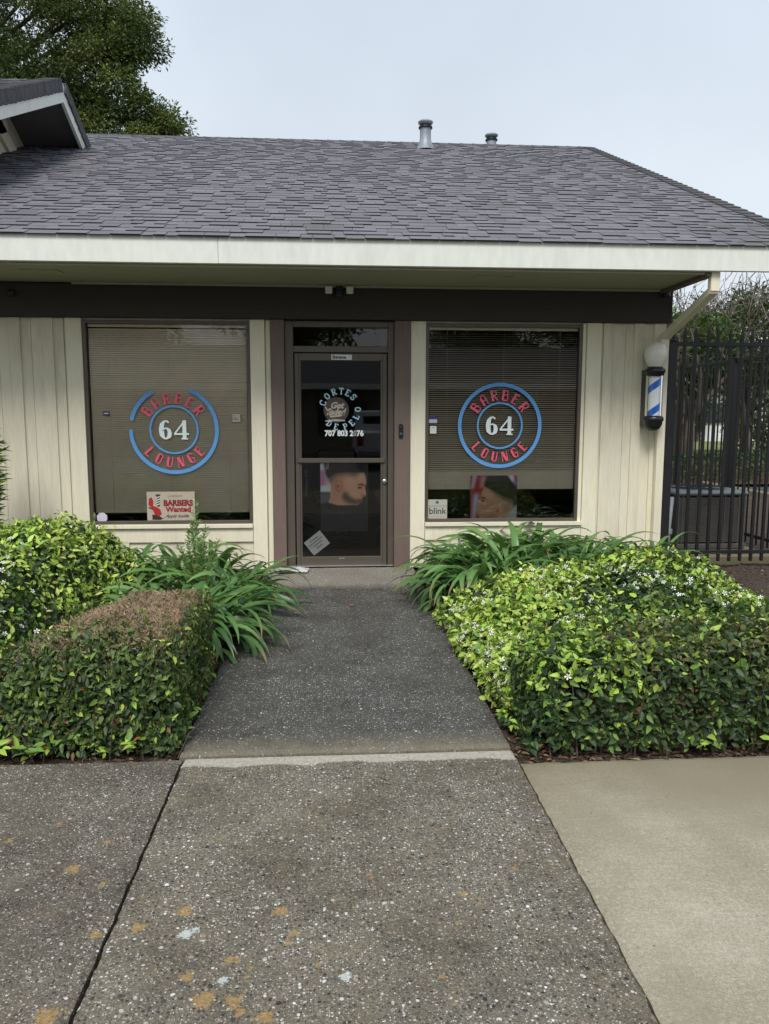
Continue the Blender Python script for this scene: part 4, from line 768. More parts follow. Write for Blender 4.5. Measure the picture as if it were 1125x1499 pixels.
def single_leaves(parent, P, D, N, L, Wd, C, mat, count, name='leaf'):
    """the leaves that show largest become objects of their own; returns a mask of the rest"""
    dv = CAMP - P; size = L / np.linalg.norm(dv, axis=1); D_, S_, U_ = leaf_frames(D, N); fc = np.abs((U_ * norm(dv)).sum(1)); scr = size * (.3 + fc)
    out = rng.random(len(P)); idx = np.argsort(-scr)[:count * 3]; idx = rng.permutation(idx)[:count]; keep = np.ones(len(P), bool); keep[idx] = False
    for i in idx:
        key = (mat.name, tuple(np.round(C[i] / .03).astype(int)))
        if key not in _leafme:
            col = np.array([C[i]]); _leafme[key] = leaf_cloud(name, np.zeros((1, 3)), np.array([[1., 0, 0]]), np.array([[0, 0, 1.]]), np.ones(1), np.ones(1), col, mat)
        d, s, u = D_[i], S_[i], U_[i]; M_ = Matrix(((d[0] * L[i], s[0] * Wd[i], u[0] * L[i], P[i][0]), (d[1] * L[i], s[1] * Wd[i], u[1] * L[i], P[i][1]), (d[2] * L[i], s[2] * Wd[i], u[2] * L[i], P[i][2]), (0, 0, 0, 1)))
        link(bpy.data.objects.new(name, _leafme[key]), parent, M_)
    return keep
def hedge_leaves(h, box, n, shell=.15, out=.02):
    """random points in the outer shell of the mass under z = h(x, y), with outward normals and depth below the surface"""
    x0, x1, y0, y1, z1 = box; P = []; got = 0
    while got < n:
        q = rng.uniform((x0, y0, 0.01), (x1, y1, z1), (400000, 3)); e = .01; hh = h(q[:, 0], q[:, 1]); gx = (h(q[:, 0] + e, q[:, 1]) - hh) / e; gy = (h(q[:, 0], q[:, 1] + e) - hh) / e
        g = np.stack([-gx, -gy, np.ones(len(q))], 1); gl = np.linalg.norm(g, axis=1); f = (q[:, 2] - hh) / gl; hol = snoise(q[:, 0] + q[:, 2] * .9, q[:, 1] - q[:, 2] * .7, 13, 83) + .6 * snoise(q[:, 0] - q[:, 2], q[:, 1] + q[:, 2], 29, 84)
        ok = (f > -shell) & (f < out * rng.random(len(q))) & (hh > .05) & ((hol > -.45) | (f < -.07) | (rng.random(len(q)) < .12))
        P.append(np.concatenate([q[ok], (g / gl[:, None])[ok], f[ok, None]], 1)); got += ok.sum()
    P = np.concatenate(P)[:n]; return P[:, :3], P[:, 3:6], -P[:, 6]
def dirs(N, lean=.9, upw=.25):
    D = rng.normal(size=N.shape); D = D - (D * N).sum(1, keepdims=True) * N * .7; D = norm(D) * 1.0 + N * rng.uniform(0, lean, (len(N), 1)); D[:, 2] += upw * rng.random(len(N)) - .1
    Nn = N + rng.normal(scale=.55, size=N.shape); return norm(D), norm(Nn)
def pick(cols, probs, n, jit=.18):
    C = np.array(cols)[rng.choice(len(cols), n, p=np.array(probs) / sum(probs))]; return np.clip(C * rng.uniform(1 - jit, 1 + jit, (n, 1)) * rng.uniform(.92, 1.08, (n, 3)), 0, 1)
BRT, MID, DRK, DP, YEL, BRN = (.385, .545, .085), (.15, .255, .05), (.046, .085, .030), (.026, .050, .020), (.56, .62, .16), (.20, .12, .06)
def core(parent, h, box, inset=.17, step=.05):
    x0, x1, y0, y1, z1 = box; f = lambda x, y: np.maximum(np.minimum.reduce([h(x + a, y + b) for a, b in ((0, 0), (inset, 0), (-inset, 0), (0, inset), (0, -inset))]) - inset, -.06)
    me = grid_mesh('branch_mass', x0, x1, y0, y1, step, f, TWIG); link(bpy.data.objects.new('branch_mass', me), parent)
def stems(parent, h, box, n, r=.0035, name='stems', mat=None):
    m = MB(); c = 0
    while c < n:
        x, y = rng.uniform(box[0], box[1]), rng.uniform(box[2], box[3]); hh = float(h(np.array(x), np.array(y)))
        if hh < .12: continue
        a, b = rng.normal(scale=.10, size=2); m.tube([(x, y, -.04), (x + a * .4, y + b * .4, hh * .5), (x + a, y + b, hh * .97)], [r * 1.6, r, r * .6], 4, 0, None, False); c += 1
    o = m.build(name, mat or TWIG, parent); o['kind'] = 'stuff'
def edge(d, w): q = np.clip(d / w, 0, 1); return np.sqrt(np.maximum(1 - (1 - q) ** 2, 0))
def shrub(name, label, cat, h, box, n, colf, size, loc, nsingle, grp=None, mat=None, ratio=.48, shoots=0):
    t = thing(name, label, cat, loc, grp); core(t, h, box); stems(t, h, box, 260, .003)
    P, N, dp = hedge_leaves(h, box, n); D, Nn = dirs(N); L = size * rng.uniform(.5, 1.35, n); Wd = L * ratio * rng.uniform(.85, 1.15, n); C = colf(P, N, dp)
    if shoots:                                                              # stray shoots that stand out of the surface
        sel = rng.choice(np.where((dp < .03) & (N[:, 2] > .1))[0], shoots, replace=False); sm = MB(); eP = []; eD = []; eN = []; eC = []
        for i in sel:
            ax = norm(N[i] * .6 + rng.normal(scale=.45, size=3) + (0, 0, .55)); ln = rng.uniform(.04, .10); base = P[i] - ax * .03; sm.tube([base, base + ax * ln], [.0018, .001], 3, 0, None, False); k = rng.integers(5, 9); cc = pick([BRT, (.52, .66, .13), MID], [3, 2, 1], 1)
            for q in range(k): a = rng.normal(size=3); a = norm(a - (a @ ax) * ax); eP.append(base + ax * ln * (q + 1) / k); eD.append(a + ax * .6); eN.append(norm(ax + rng.normal(scale=.3, size=3))); eC.append(cc[0] * rng.uniform(.85, 1.15))
        o = sm.build('shoots', TWIG, t); o['kind'] = 'stuff'; e = len(eP); P = np.concatenate([P, eP]); D = np.concatenate([D, eD]); Nn = np.concatenate([Nn, eN]); N = np.concatenate([N, eN]); C = np.concatenate([C, eC]); dp = np.concatenate([dp, np.full(e, .05)]); eL = rng.uniform(size * .6, size * 1.1, e); L = np.concatenate([L, eL]); Wd = np.concatenate([Wd, eL * ratio * .9]); n = len(P)
    L = np.where((C[:, 0] > C[:, 1] * 1.15) & (P[:, 2] > .3), L * .6, L)
    Wd = np.where((C[:, 0] > C[:, 1] * 1.15) & (P[:, 2] > .3), L * .32, Wd)
    keep = single_leaves(t, P, D, Nn, L, Wd, C, mat or LEAF, nsingle) if nsingle else np.ones(n, bool)
    o = link(bpy.data.objects.new('foliage', leaf_cloud('foliage', P[keep], D[keep], Nn[keep], L[keep], Wd[keep], C[keep], mat or LEAF)), t); o['kind'] = 'stuff'
    return t, P, N, dp
def blossoms(parent, P, N, dp, n, r=.016, extra=0):
    me = None; sel = np.where(dp < .012)[0]; w_ = 1 / np.linalg.norm(P[sel] - CAMP, axis=1) ** 1; cl = snoise(P[sel, 0], P[sel, 1], 6, 11) > .05; sel = sel[cl]; allsel = rng.permutation(sel)[:n + extra]; sel = allsel[:n]; rest = allsel[n:]
    if len(rest):
        m2 = MB()
        for i in rest:
            nv = norm(N[i] + rng.normal(scale=.5, size=3) + np.array([0, -.3, .2])); s = r * rng.uniform(.8, 1.25); M_ = Matrix.Translation(Vector(P[i] + N[i] * .012 + rng.normal(scale=.008, size=3))) @ Vector(nv).to_track_quat('Z', 'Y').to_matrix().to_4x4() @ Matrix.Rotation(rng.uniform(0, 6.3), 4, 'Z') @ Matrix.Diagonal((s, s, s, 1))
            for k in range(5):
                a = 6.2832 * k / 5; c_, s_ = math.cos(a), math.sin(a); m2.add([M_ @ Vector((x * c_ - y * s_, x * s_ + y * c_, z)) for x, y, z in ((.08, 0, 0), (.7, -.22, .1), (1, .12, .02), (.62, .26, .12))], [(0, 1, 2, 3)], 0, (.82, .82, .74))
        o = m2.build('blossoms', FLOWER, parent, None, True); o['kind'] = 'stuff'
    for i in sel:
        nv = norm(N[i] + rng.normal(scale=.5, size=3) + np.array([0, -.3, .2])); q = Vector(nv).to_track_quat('Z', 'Y').to_matrix().to_4x4(); s = r * rng.uniform(.8, 1.25); M_ = Matrix.Translation(Vector(P[i] + N[i] * .012)) @ q @ Matrix.Rotation(rng.uniform(0, 6.3), 4, 'Z') @ Matrix.Diagonal((s, s, s, 1))
        if me is None:
            m = MB()
            for k in range(5):
                a = 6.2832 * k / 5; c_, s_ = math.cos(a), math.sin(a); rot = lambda x, y, z: (x * c_ - y * s_, x * s_ + y * c_, z)
                m.add([rot(.08, 0, 0), rot(.7, -.22, .10), rot(1.0, .12, .02), rot(.62, .26, .12)], [(0, 1, 2, 3)], 0, (.82, .82, .74))
            m.add([(-.1, -.1, .05), (.1, -.1, .05), (.1, .1, .05), (-.1, .1, .05)], [(0, 1, 2, 3)], 0, (.7, .6, .25)); o = m.build('blossom', FLOWER, parent, M_, True); me = o.data
        else: link(bpy.data.objects.new('blossom', me), parent, M_)
    return me

# right of the walk: jasmine mass and the clipped hedge along the sidewalk
def hj(x, y):
    xl = .86 - .06 * np.clip((y - 3.4) / 2, 0, 1) - .05 * np.clip((y - 5.2), 0, 1) + .03 * snoise(x, y, 7, 21); xr = 3.02 - .10 * (y - 4.2) + .08 * snoise(x, y, 3, 22)
    top = .35 + .05 * np.clip((y - 3.6) / 1.5, 0, 1) + .17 * np.exp(-(((x - 2.34) / .52) ** 2 + ((y - 5.2) / .62) ** 2)) + .04 * snoise(x, y, 5, 23) + .04 * snoise(x, y, 12, 24) - .08 * np.exp(-((x - .95) / .35) ** 2)
    return np.minimum(top, .72) * edge(x - xl, .38) ** .8 * edge(xr - x, .5) * edge(y - 3.60, .35) * edge(6.05 - .3 * np.clip((1.7 - x) / .6, 0, 1) - y, .45)
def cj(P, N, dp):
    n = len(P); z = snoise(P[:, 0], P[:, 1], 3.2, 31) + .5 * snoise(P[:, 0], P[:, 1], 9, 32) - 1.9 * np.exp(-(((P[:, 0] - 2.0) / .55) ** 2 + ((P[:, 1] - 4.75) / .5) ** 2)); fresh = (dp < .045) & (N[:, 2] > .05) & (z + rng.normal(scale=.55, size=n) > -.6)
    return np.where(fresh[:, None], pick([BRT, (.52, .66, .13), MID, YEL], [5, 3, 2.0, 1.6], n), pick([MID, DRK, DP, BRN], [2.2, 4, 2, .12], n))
boxj = (.70, 3.2, 3.5, 6.2, .85)
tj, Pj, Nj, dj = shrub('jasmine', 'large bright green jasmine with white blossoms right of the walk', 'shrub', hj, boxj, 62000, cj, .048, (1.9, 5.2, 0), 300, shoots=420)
blossoms(tj, Pj, Nj, dj, 290, .016, 650)
def hc(x, y):
    top = .455 + .035 * np.clip((x - 1.3), 0, 1) + .014 * snoise(x, y, 9, 41) + .008 * snoise(x, y, 21, 42) - .06 * np.clip((1.35 - x) / .5, 0, 1)
    return top * edge(x - .90 - .02 * snoise(x, y, 8, 43), .22) * edge(4.6 - x, .2) * edge(y - 3.335 - .022 * snoise(x, y, 8, 44), .13) ** .6 * edge(4.12 + .06 * snoise(x, y, 5, 45) - y, .25)
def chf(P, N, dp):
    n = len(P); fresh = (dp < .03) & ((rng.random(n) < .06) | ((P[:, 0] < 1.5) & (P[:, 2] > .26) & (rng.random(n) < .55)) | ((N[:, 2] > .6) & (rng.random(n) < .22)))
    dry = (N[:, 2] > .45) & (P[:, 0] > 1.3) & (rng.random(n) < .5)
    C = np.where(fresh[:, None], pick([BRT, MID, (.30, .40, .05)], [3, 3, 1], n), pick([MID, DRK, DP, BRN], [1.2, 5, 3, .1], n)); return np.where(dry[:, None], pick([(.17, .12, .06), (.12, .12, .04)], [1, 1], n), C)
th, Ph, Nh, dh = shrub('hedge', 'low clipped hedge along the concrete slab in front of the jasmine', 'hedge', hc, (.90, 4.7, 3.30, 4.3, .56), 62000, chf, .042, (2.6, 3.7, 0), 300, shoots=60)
blossoms(th, Ph, Nh, dh, 36)
# left of the walk: clipped hedge with a browned top, jasmine behind
def hl(x, y):
    top = .54 + .014 * snoise(x, y, 9, 51) + .008 * snoise(x, y, 20, 52) - .30 * np.clip((-1.12 - x) / .75, 0, 1) ** 1.2
    return np.maximum(top, .2) * edge(-.715 + .016 * snoise(x, y, 8, 53) - x, .10) ** .6 * edge(x + 2.6, .3) * edge(y - 3.46 - .02 * snoise(x, y, 8, 54), .14) ** .6 * edge(4.52 - .55 * np.clip((-1.1 - x) / .6, 0, 1) + .04 * snoise(x, y, 6, 55) - y, .14) ** .6
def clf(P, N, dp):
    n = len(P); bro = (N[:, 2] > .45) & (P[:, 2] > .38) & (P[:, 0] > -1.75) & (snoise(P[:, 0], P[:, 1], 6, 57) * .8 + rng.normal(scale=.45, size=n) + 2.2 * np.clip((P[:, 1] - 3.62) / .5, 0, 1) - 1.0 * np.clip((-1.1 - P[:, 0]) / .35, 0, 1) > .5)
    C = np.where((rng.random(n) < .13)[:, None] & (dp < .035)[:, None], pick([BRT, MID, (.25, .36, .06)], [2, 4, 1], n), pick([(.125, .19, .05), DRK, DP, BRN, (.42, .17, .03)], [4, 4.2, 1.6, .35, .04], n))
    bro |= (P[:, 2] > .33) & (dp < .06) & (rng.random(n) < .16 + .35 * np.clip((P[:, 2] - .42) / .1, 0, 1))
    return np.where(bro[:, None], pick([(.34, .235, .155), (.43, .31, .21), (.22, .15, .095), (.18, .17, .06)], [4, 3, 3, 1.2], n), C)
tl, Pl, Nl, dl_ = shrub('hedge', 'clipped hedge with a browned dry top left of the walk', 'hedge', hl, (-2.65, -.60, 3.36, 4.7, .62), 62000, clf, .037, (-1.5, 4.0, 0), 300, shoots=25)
def sprigs(parent, pts, sz=.055):
    P = []; D = []
    for x, y, z, k in pts:
        a = rng.uniform(0, 6.28, k); P.append(np.stack([x + rng.normal(scale=.025, size=k), y + rng.normal(scale=.015, size=k), z + rng.uniform(0, .05, k)], 1)); D.append(np.stack([np.cos(a), np.sin(a) * .7 - .4, rng.uniform(-.1, .6, k)], 1))
    P = np.concatenate(P); D = np.concatenate(D); n = len(P); L = rng.uniform(sz * .7, sz * 1.3, n)
    single_leaves(parent, P, D, norm(rng.normal(scale=.4, size=(n, 3)) + (0, -.5, 1)), L, L * .42, pick([BRT, (.16, .30, .05), MID, (.42, .14, .03)], [3, 3, 2, .15], n), LEAF, n)
sprigs(tl, [(-1.50, 3.44, .03, 9), (-1.38, 3.40, .02, 10), (-1.28, 3.42, .03, 7), (-1.1, 3.43, .02, 5), (-.92, 3.42, .04, 9), (-.74, 3.62, .05, 5), (-.73, 4.3, .06, 6), (-.74, 4.05, .10, 5)])
sprigs(th, [(1.45, 3.34, .02, 5), (1.72, 3.33, .03, 8), (1.15, 3.36, .05, 5), (2.05, 3.34, .03, 6)])
sprigs(tj, [(.80, 5.35, .08, 12), (.84, 4.9, .10, 10), (.86, 4.4, .12, 10)])
# dry clipped twig ends standing on its top
tw = MB()
for k in range(6500):
    x, y = rng.uniform(-1.75, -.74), rng.uniform(3.55, 4.45); hh = float(hl(np.array(x), np.array(y)))
    if hh < .40: continue
    a, b = rng.normal(scale=.020, size=2); tw.tube([(x - a, y - b, hh - .05), (x, y, hh - .01), (x + a, y + b, hh + rng.uniform(.0, .022))], .0013, 3, 0, None, False)
o = tw.build('dry_twigs', paint('dry_twig', (.40, .285, .19), .9, .3, None, .2), tl); o['kind'] = 'stuff'
def hq(x, y):
    top = .62 + .13 * np.exp(-(((x + 2.3) / .7) ** 2 + ((y - 5.6) / .9) ** 2)) + .05 * snoise(x, y, 4, 61) + .05 * snoise(x, y, 12, 62) - .22 * np.clip((x + 1.95) / .5, 0, 1) - .25 * np.clip((4.5 - y) / .9, 0, 1)
    return np.maximum(top, .1) * edge(-1.52 - .10 * np.clip(5.2 - y, 0, 1) - x, .35) * edge(x + 4.6, .4) * edge(y - 3.62, .4) * edge(6.7 - y, .45)
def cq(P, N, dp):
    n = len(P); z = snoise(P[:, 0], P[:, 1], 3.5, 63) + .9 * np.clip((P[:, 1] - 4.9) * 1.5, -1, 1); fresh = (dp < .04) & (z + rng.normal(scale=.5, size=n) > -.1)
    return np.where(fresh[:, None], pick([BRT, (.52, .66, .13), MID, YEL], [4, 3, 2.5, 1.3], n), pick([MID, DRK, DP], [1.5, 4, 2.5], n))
tq, Pq, Nq, dq = shrub('jasmine', 'bright green jasmine in bloom under the left wall behind the browned hedge', 'shrub', hq, (-4.7, -1.3, 3.5, 6.8, .95), 54000, cq, .047, (-2.4, 5.3, 0), 300, shoots=260)
blossoms(tq, Pq, Nq, dq, 200, .016, 250)

# agapanthus: every strap leaf is a piece of its own
def strap_mesh(L, w, el, droop, twist, col):
    n = 11; brown = random.choice((2, 2, .93, .85)); p = np.zeros(3); e = el; V = []; F = []; C = []
    for i in range(n + 1):
        f = i / n; ww = w * (.55 + .45 * min(1, f * 5)) * (1 - max(0, (f - .62) / .38) ** 1.7) + .0012; tw_ = twist * f; s = np.array([-math.sin(tw_) * 0, math.cos(tw_), math.sin(tw_)]); nrm = np.array([-math.sin(e), 0, math.cos(e)])
        V += [p + s * ww / 2 + nrm * ww * .16, p, p - s * ww / 2 + nrm * ww * .16]; cc = np.array(col) * (1.25 - .35 * f if f < .25 else 1.0); cc = np.array((.26, .19, .09)) if f > brown else cc; C += [cc * .94, cc * 1.14, cc]
        p = p + np.array([math.cos(e), 0, math.sin(e)]) * L / n; e -= droop / n * (0.4 + 1.5 * f)
    for i in range(n):
        a = 3 * i; F += [(a, a + 3, a + 4, a + 1), (a + 1, a + 4, a + 5, a + 2)]
    m = MB(); m.add(V, F, 0, None, True); m.c = [tuple(c) for c in C]; return m
STR = []
for k in range(30):
    col = random.choice(((.080, .175, .050), (.110, .225, .064), (.140, .265, .078), (.066, .145, .048), (.18, .31, .10), (.125, .25, .066), (.36, .28, .14) if k == 7 else (.09, .19, .06))); STR.append((strap_mesh(random.uniform(.52, .80), random.uniform(.034, .052), R(random.uniform(40, 86)), R(random.uniform(90, 175)), random.uniform(-.4, .4), col)))
STRM = []
for m in STR:
    o = m.build('leaf', STRAP, None, None, True); STRM.append(o.data); WM.pop(o); bpy.data.objects.remove(o)
def agapanthus(label, x, y, spread, n, sc, grp='agapanthus clumps', zlim=None):
    t = thing('agapanthus', label, 'plant', (x, y, 0), grp)
    m = MB()
    for k in range(7): a = rng.uniform(0, 6.28); q = spread * rng.random() * .7; m.tube([(x + q * math.cos(a), y + q * math.sin(a), -.05), (x + q * math.cos(a), y + q * math.sin(a), .08)], [.02, .014], 6)
    o = m.build('crown_base', flat('stalk_pale', (.22, .24, .10), .6), t)
    for k in range(n):
        a = rng.uniform(0, 6.2832); q = spread * math.sqrt(rng.random()); px, py = x + q * math.cos(a), y + q * math.sin(a); az = a + rng.normal(scale=.75); s = sc * rng.uniform(.75, 1.2)
        if py > 7.30 and math.sin(az) > .2: az = -az
        M_ = Matrix.Translation((px, py, rng.uniform(-.02, .03))) @ Matrix.Rotation(az, 4, 'Z') @ Matrix.Rotation(rng.normal(scale=.18), 4, 'X') @ Matrix.Rotation(-rng.uniform(-.15, .35) * (q / spread), 4, 'Y').inverted() @ Matrix.Diagonal((s, s, s, 1)); link(bpy.data.objects.new('leaf', STRM[rng.integers(30)]), t, M_)
    return t
agapanthus('strap-leaved agapanthus clump spilling onto the left edge of the walk', -.98, 5.22, .28, 230, .95)
agapanthus('agapanthus clump left of the walk nearest the door step', -.92, 6.15, .26, 160, .92)
agapanthus('agapanthus clump under the right half of the left window', -1.30, 6.75, .28, 140, .95)
agapanthus('agapanthus clump under the left half of the left window', -1.95, 6.85, .26, 120, .92)
agapanthus('agapanthus clump arching over the right edge of the walk by the door', 1.27, 6.22, .28, 240, 1.0)
agapanthus('agapanthus clump against the wall under the left end of the right window', 1.38, 6.88, .26, 170, 1.05)
agapanthus('agapanthus clump behind the jasmine left of the wall poster', 1.62, 6.42, .28, 210, 1.12)
agapanthus('agapanthus clump against the wall under the left-facing poster', 1.78, 7.02, .28, 190, 1.15)
agapanthus('agapanthus clump behind the jasmine before the right half of the right window', 2.18, 6.50, .28, 200, 1.08)
agapanthus('agapanthus clump against the wall under the right end of the right window', 2.38, 7.02, .28, 180, 1.1)
agapanthus('agapanthus clump at the right corner boards behind the jasmine', 2.85, 6.75, .26, 130, .95)
# tall feathery weed
wd_ = thing('weed', 'tall feathery pale green weed rising before the left window', 'plant', (-1.03, 5.95, 0)); m = MB(); LP = []
for k, (dx, dy, hh) in enumerate(((0, 0, .90), (.06, .03, .70), (-.08, .02, .66), (.14, -.02, .60), (-.15, -.03, .56), (.03, -.08, .62), (-.04, .06, .74))):
    pts = [Vector((-1.03 + dx * f, 5.95 + dy * f, hh * f)) + Vector((.012 * math.sin(5 * f + k), .01 * math.cos(4 * f + k), 0)) for f in np.linspace(0, 1, 9)]; m.tube(pts, [.005 * (1 - .8 * i / 8) for i in range(9)], 5)
    for q in range(230):
        f = rng.uniform(.15, 1); i = min(7, int(f * 8)); p = pts[i].lerp(pts[i + 1], f * 8 - i); LP.append((p.x, p.y, p.z, f))
m.build('stem', flat('weed_stem', (.12, .2, .06), .6), wd_); LP = np.array(LP); n = len(LP); a = rng.uniform(0, 6.28, n); D = np.stack([np.cos(a), np.sin(a), rng.uniform(.3, 1.2, n)], 1); L = rng.uniform(.04, .09, n) * (1.15 - .5 * LP[:, 3])
o = link(bpy.data.objects.new('foliage', leaf_cloud('foliage', LP[:, :3], D, norm(rng.normal(size=(n, 3)) + (0, 0, 1.5)), L, L * .17, pick([(.30, .44, .15), (.22, .36, .12), (.40, .52, .22)], [2, 2, 1], n), LEAF)), wd_); o['kind'] = 'stuff'
# flower stalk with bud
q = thing('flower_stalk', 'single agapanthus stalk with a closed bud before the left window', 'plant', (-2.02, 6.55, 0)); m = MB(); m.tube([(-2.02, 6.55, 0), (-2.04, 6.56, .35), (-2.0, 6.55, .60), (-1.985, 6.55, .685)], [.008, .007, .006, .005], 6); m.build('stalk', flat('stalk_green', (.05, .12, .04), .5), q)
m = MB(); m.lathe([(.004, .68), (.013, .70), (.012, .72), (.003, .745)], -1.985, 6.55, 10); m.build('bud', flat('bud_green', (.12, .2, .06), .5), q)
# tall shrub just inside the left edge
def column(label, x, y, z0, z1, r, n):
    t = thing('shrub', label, 'shrub', (x, y, 0)); m = MB()
    for k in range(5): m.tube([(x + rng.normal(scale=.05), y + rng.normal(scale=.05), -.05), (x + rng.normal(scale=.1), y + rng.normal(scale=.1), z1 * .6), (x + rng.normal(scale=.12), y + rng.normal(scale=.12), z1 * .95)], [.015, .01, .004], 6)
    m.build('stem', TWIG, t); a = rng.uniform(0, 6.28, n); z = rng.uniform(z0, z1, n); rr = r * np.sqrt(rng.random(n)) * np.sin(np.clip((z - z0) / (z1 - z0), .05, .97) * 3.14) ** .5; P = np.stack([x + rr * np.cos(a), y + rr * np.sin(a), z], 1); D = np.stack([np.cos(a), np.sin(a), rng.uniform(-.3, .9, n)], 1); L = rng.uniform(.06, .13, n)
    o = link(bpy.data.objects.new('foliage', leaf_cloud('foliage', P, D, norm(rng.normal(size=(n, 3)) + (0, 0, 1)), L, L * .16, pick([(.13, .26, .04), MID, DRK, (.25, .33, .05)], [2, 2, 2, 1], n), LEAF)), t); o['kind'] = 'stuff'
column('narrow-leaved shrub just showing at the left edge before the wall', -3.16, 6.9, .4, 1.72, .27, 2600)
# litter and chips on the soil
n = 9000; P = np.concatenate([np.stack([rng.uniform(.80, 1.15, 2200), rng.uniform(3.3, 7.4, 2200)], 1), np.stack([rng.uniform(.85, 4.8, 2300), rng.uniform(3.27, 3.55, 2300)], 1), np.stack([rng.uniform(-3, -.66, 1500), rng.uniform(3.4, 3.6, 1500)], 1), np.stack([rng.uniform(2.6, 6.5, 3000), rng.uniform(4.6, 8.4, 3000)], 1)]); P = P[(P[:, 0] > .845) | (P[:, 0] < -.71)]; n = len(P)
P3 = np.concatenate([P, soilz(P[:, 0], P[:, 1])[:, None] + .008], 1); a = rng.uniform(0, 6.28, n); L = rng.uniform(.012, .05, n); me = leaf_cloud('leaf_litter', P3, np.stack([np.cos(a), np.sin(a), rng.uniform(-.1, .35, n)], 1), norm(rng.normal(scale=.35, size=(n, 3)) + (0, 0, 1)), L, L * rng.uniform(.2, .55, n), pick([(.075, .045, .03), (.13, .085, .055), (.04, .027, .02), (.22, .14, .08), (.3, .22, .14)], [4, 3, 4, 1.2, .5], n), vcol('dry_leaf', .8))
o = link(bpy.data.objects.new('leaf_litter', me)); tag(o, 'brown leaf litter and bark chips on the garden soil', 'leaf litter'); o['kind'] = 'stuff'
m = MB(); vs = [(.0, 0, 0), (.03, .016, .006), (.06, 0, .002), (.03, -.016, .008)]; m.add(vs, [(0, 3, 2, 1)]); o = m.build('fallen_leaf', flat('leaf_rust', (.42, .11, .035), .6), None, Matrix.Translation((.135, 6.12, .020)) @ Matrix.Rotation(.4, 4, 'Z')); tag(o, 'single rusty fallen leaf on the dark walk', 'leaf')

# ------------------------------------------------------------------ trees and the far side
def limb(m, p, d, L, r, depth, tips, spread=.6, up_=.12, nseg=5, kids=(2, 4), minr=.006, wob=.18):
    p = Vector(p); d = Vector(d).normalized(); pts = [p.copy()]; rad = [r]
    for i in range(nseg):
        d = (d + Vector(rng.normal(scale=wob, size=3)) + Vector((0, 0, up_))).normalized(); p = p + d * L / nseg; pts.append(p.copy()); rad.append(max(minr, r * (1 - .55 * (i + 1) / nseg)))
    m.tube(pts, rad, 7 if r > .08 else 4, 0, None, False)
    if depth == 0: tips.append((pts[-1], d.copy())); tips.append((pts[-2], d.copy())); return
    for k in range(rng.integers(*kids) + 1):
        i = rng.integers(max(1, nseg - 3), nseg + 1); a = Vector(rng.normal(size=3)); a = (a - a.dot(d) * d).normalized(); limb(m, pts[i], (d + a * spread * rng.uniform(.7, 1.4)), L * rng.uniform(.55, .8), rad[i] * .7, depth - 1, tips, spread, up_, nseg, kids, minr, wob)
def tree(name, label, base, height, crown_r, crown_z, nclump, per, leaf, cols, probs, trunk_r=.35, grp=None, flatten=.75, clump=.75, mat=None, lobes=None):
    t = thing(name, label, 'tree', base, grp); B = Vector(base); m = MB(); tips = []
    m.tube([B + Vector((0, 0, -.2)), B + Vector((.05, 0, height * .25)), B + Vector((-.1, .1, height * .5)), B + Vector((0, 0, height * .75))], [trunk_r, trunk_r * .8, trunk_r * .6, trunk_r * .35], 9)
    C = []; cc = np.array([base[0], base[1], base[2] + crown_z])
    while len(C) < nclump:                                                  # clump centres fill the crown's outer half, uneven
        v = norm(rng.normal(size=(1, 3)))[0]; q = rng.uniform(.45, 1.0) * (1 + .22 * snoise(np.array(v[0] * 3), np.array(v[2] * 3 + v[1] * 2), 1.6, 77)); C.append(cc + v * crown_r * q * np.array([1, 1, flatten]))
    if lobes: C = [np.array(l[:3]) + norm(rng.normal(size=3)) * l[3] * rng.uniform(.3, 1.0) ** .6 * np.array([1, 1, .85]) for l in lobes for _ in range(l[4])]
    C = np.array(C); nclump = len(C)
    for c in C[:: max(1, nclump // 70)]:
        z0 = base[2] + min(height * .7, max(height * .2, (c[2] - base[2]) * .6)); mid = Vector((base[0] * .5 + c[0] * .5, base[1] * .5 + c[1] * .5, z0 * .4 + c[2] * .6)); m.tube([B + Vector((0, 0, z0 - base[2])), mid, Vector(c)], [trunk_r * .3, trunk_r * .16, .02], 5, 0, None, False)
    m.build('trunk', BARK, t); n = nclump * per; ci = np.repeat(np.arange(nclump), per); off = rng.normal(size=(n, 3)); off = norm(off) * (rng.random((n, 1)) ** .45) * clump * rng.uniform(.6, 1.25, nclump)[ci][:, None] * np.array([1.15, 1.15, .6]); P = C[ci] + off
    D = norm(norm(off) + rng.normal(scale=.5, size=(n, 3)) + (0, 0, -.15)); Nn = norm(rng.normal(scale=.6, size=(n, 3)) + (0, 0, 1)); L = rng.uniform(leaf * .6, leaf * 1.3, n)
    cl = pick(cols, probs, nclump, .25)[ci] * rng.uniform(.8, 1.2, (n, 1))
    o = link(bpy.data.objects.new('crown', leaf_cloud('crown', P, D, Nn, L, L * .42, cl, mat or LEAFD, True)), t); o['kind'] = 'stuff'; return t
TG = [(.072, .105, .034), (.12, .155, .044), (.24, .275, .08), (.042, .064, .024)]
big = tree('evergreen_tree', 'tall dark evergreen tree rising behind the roof at upper left', (-13.2, 25.5, -.14), 17.5, 0, 15.0, 900, 170, .125, TG, [3, 3, 1.3, 2], .55, None, .85, .50, None, [(-9.0, 25.3, 12.9, 2.6, 120), (-12.0, 26, 12.5, 3.2, 130), (-6.9, 25, 11.6, 1.45, 62), (-5.6, 25, 10.45, .9, 36), (-7.4, 25, 10.2, 1.1, 44), (-5.75, 24.8, 12.75, .85, 30), (-9.5, 24.5, 10.6, 1.6, 70), (-7.6, 25.5, 14.2, 1.5, 55), (-11.5, 24.5, 15.5, 2.8, 70), (-4.95, 25, 10.2, .45, 12), (-6.3, 25, 13.4, .8, 20)])
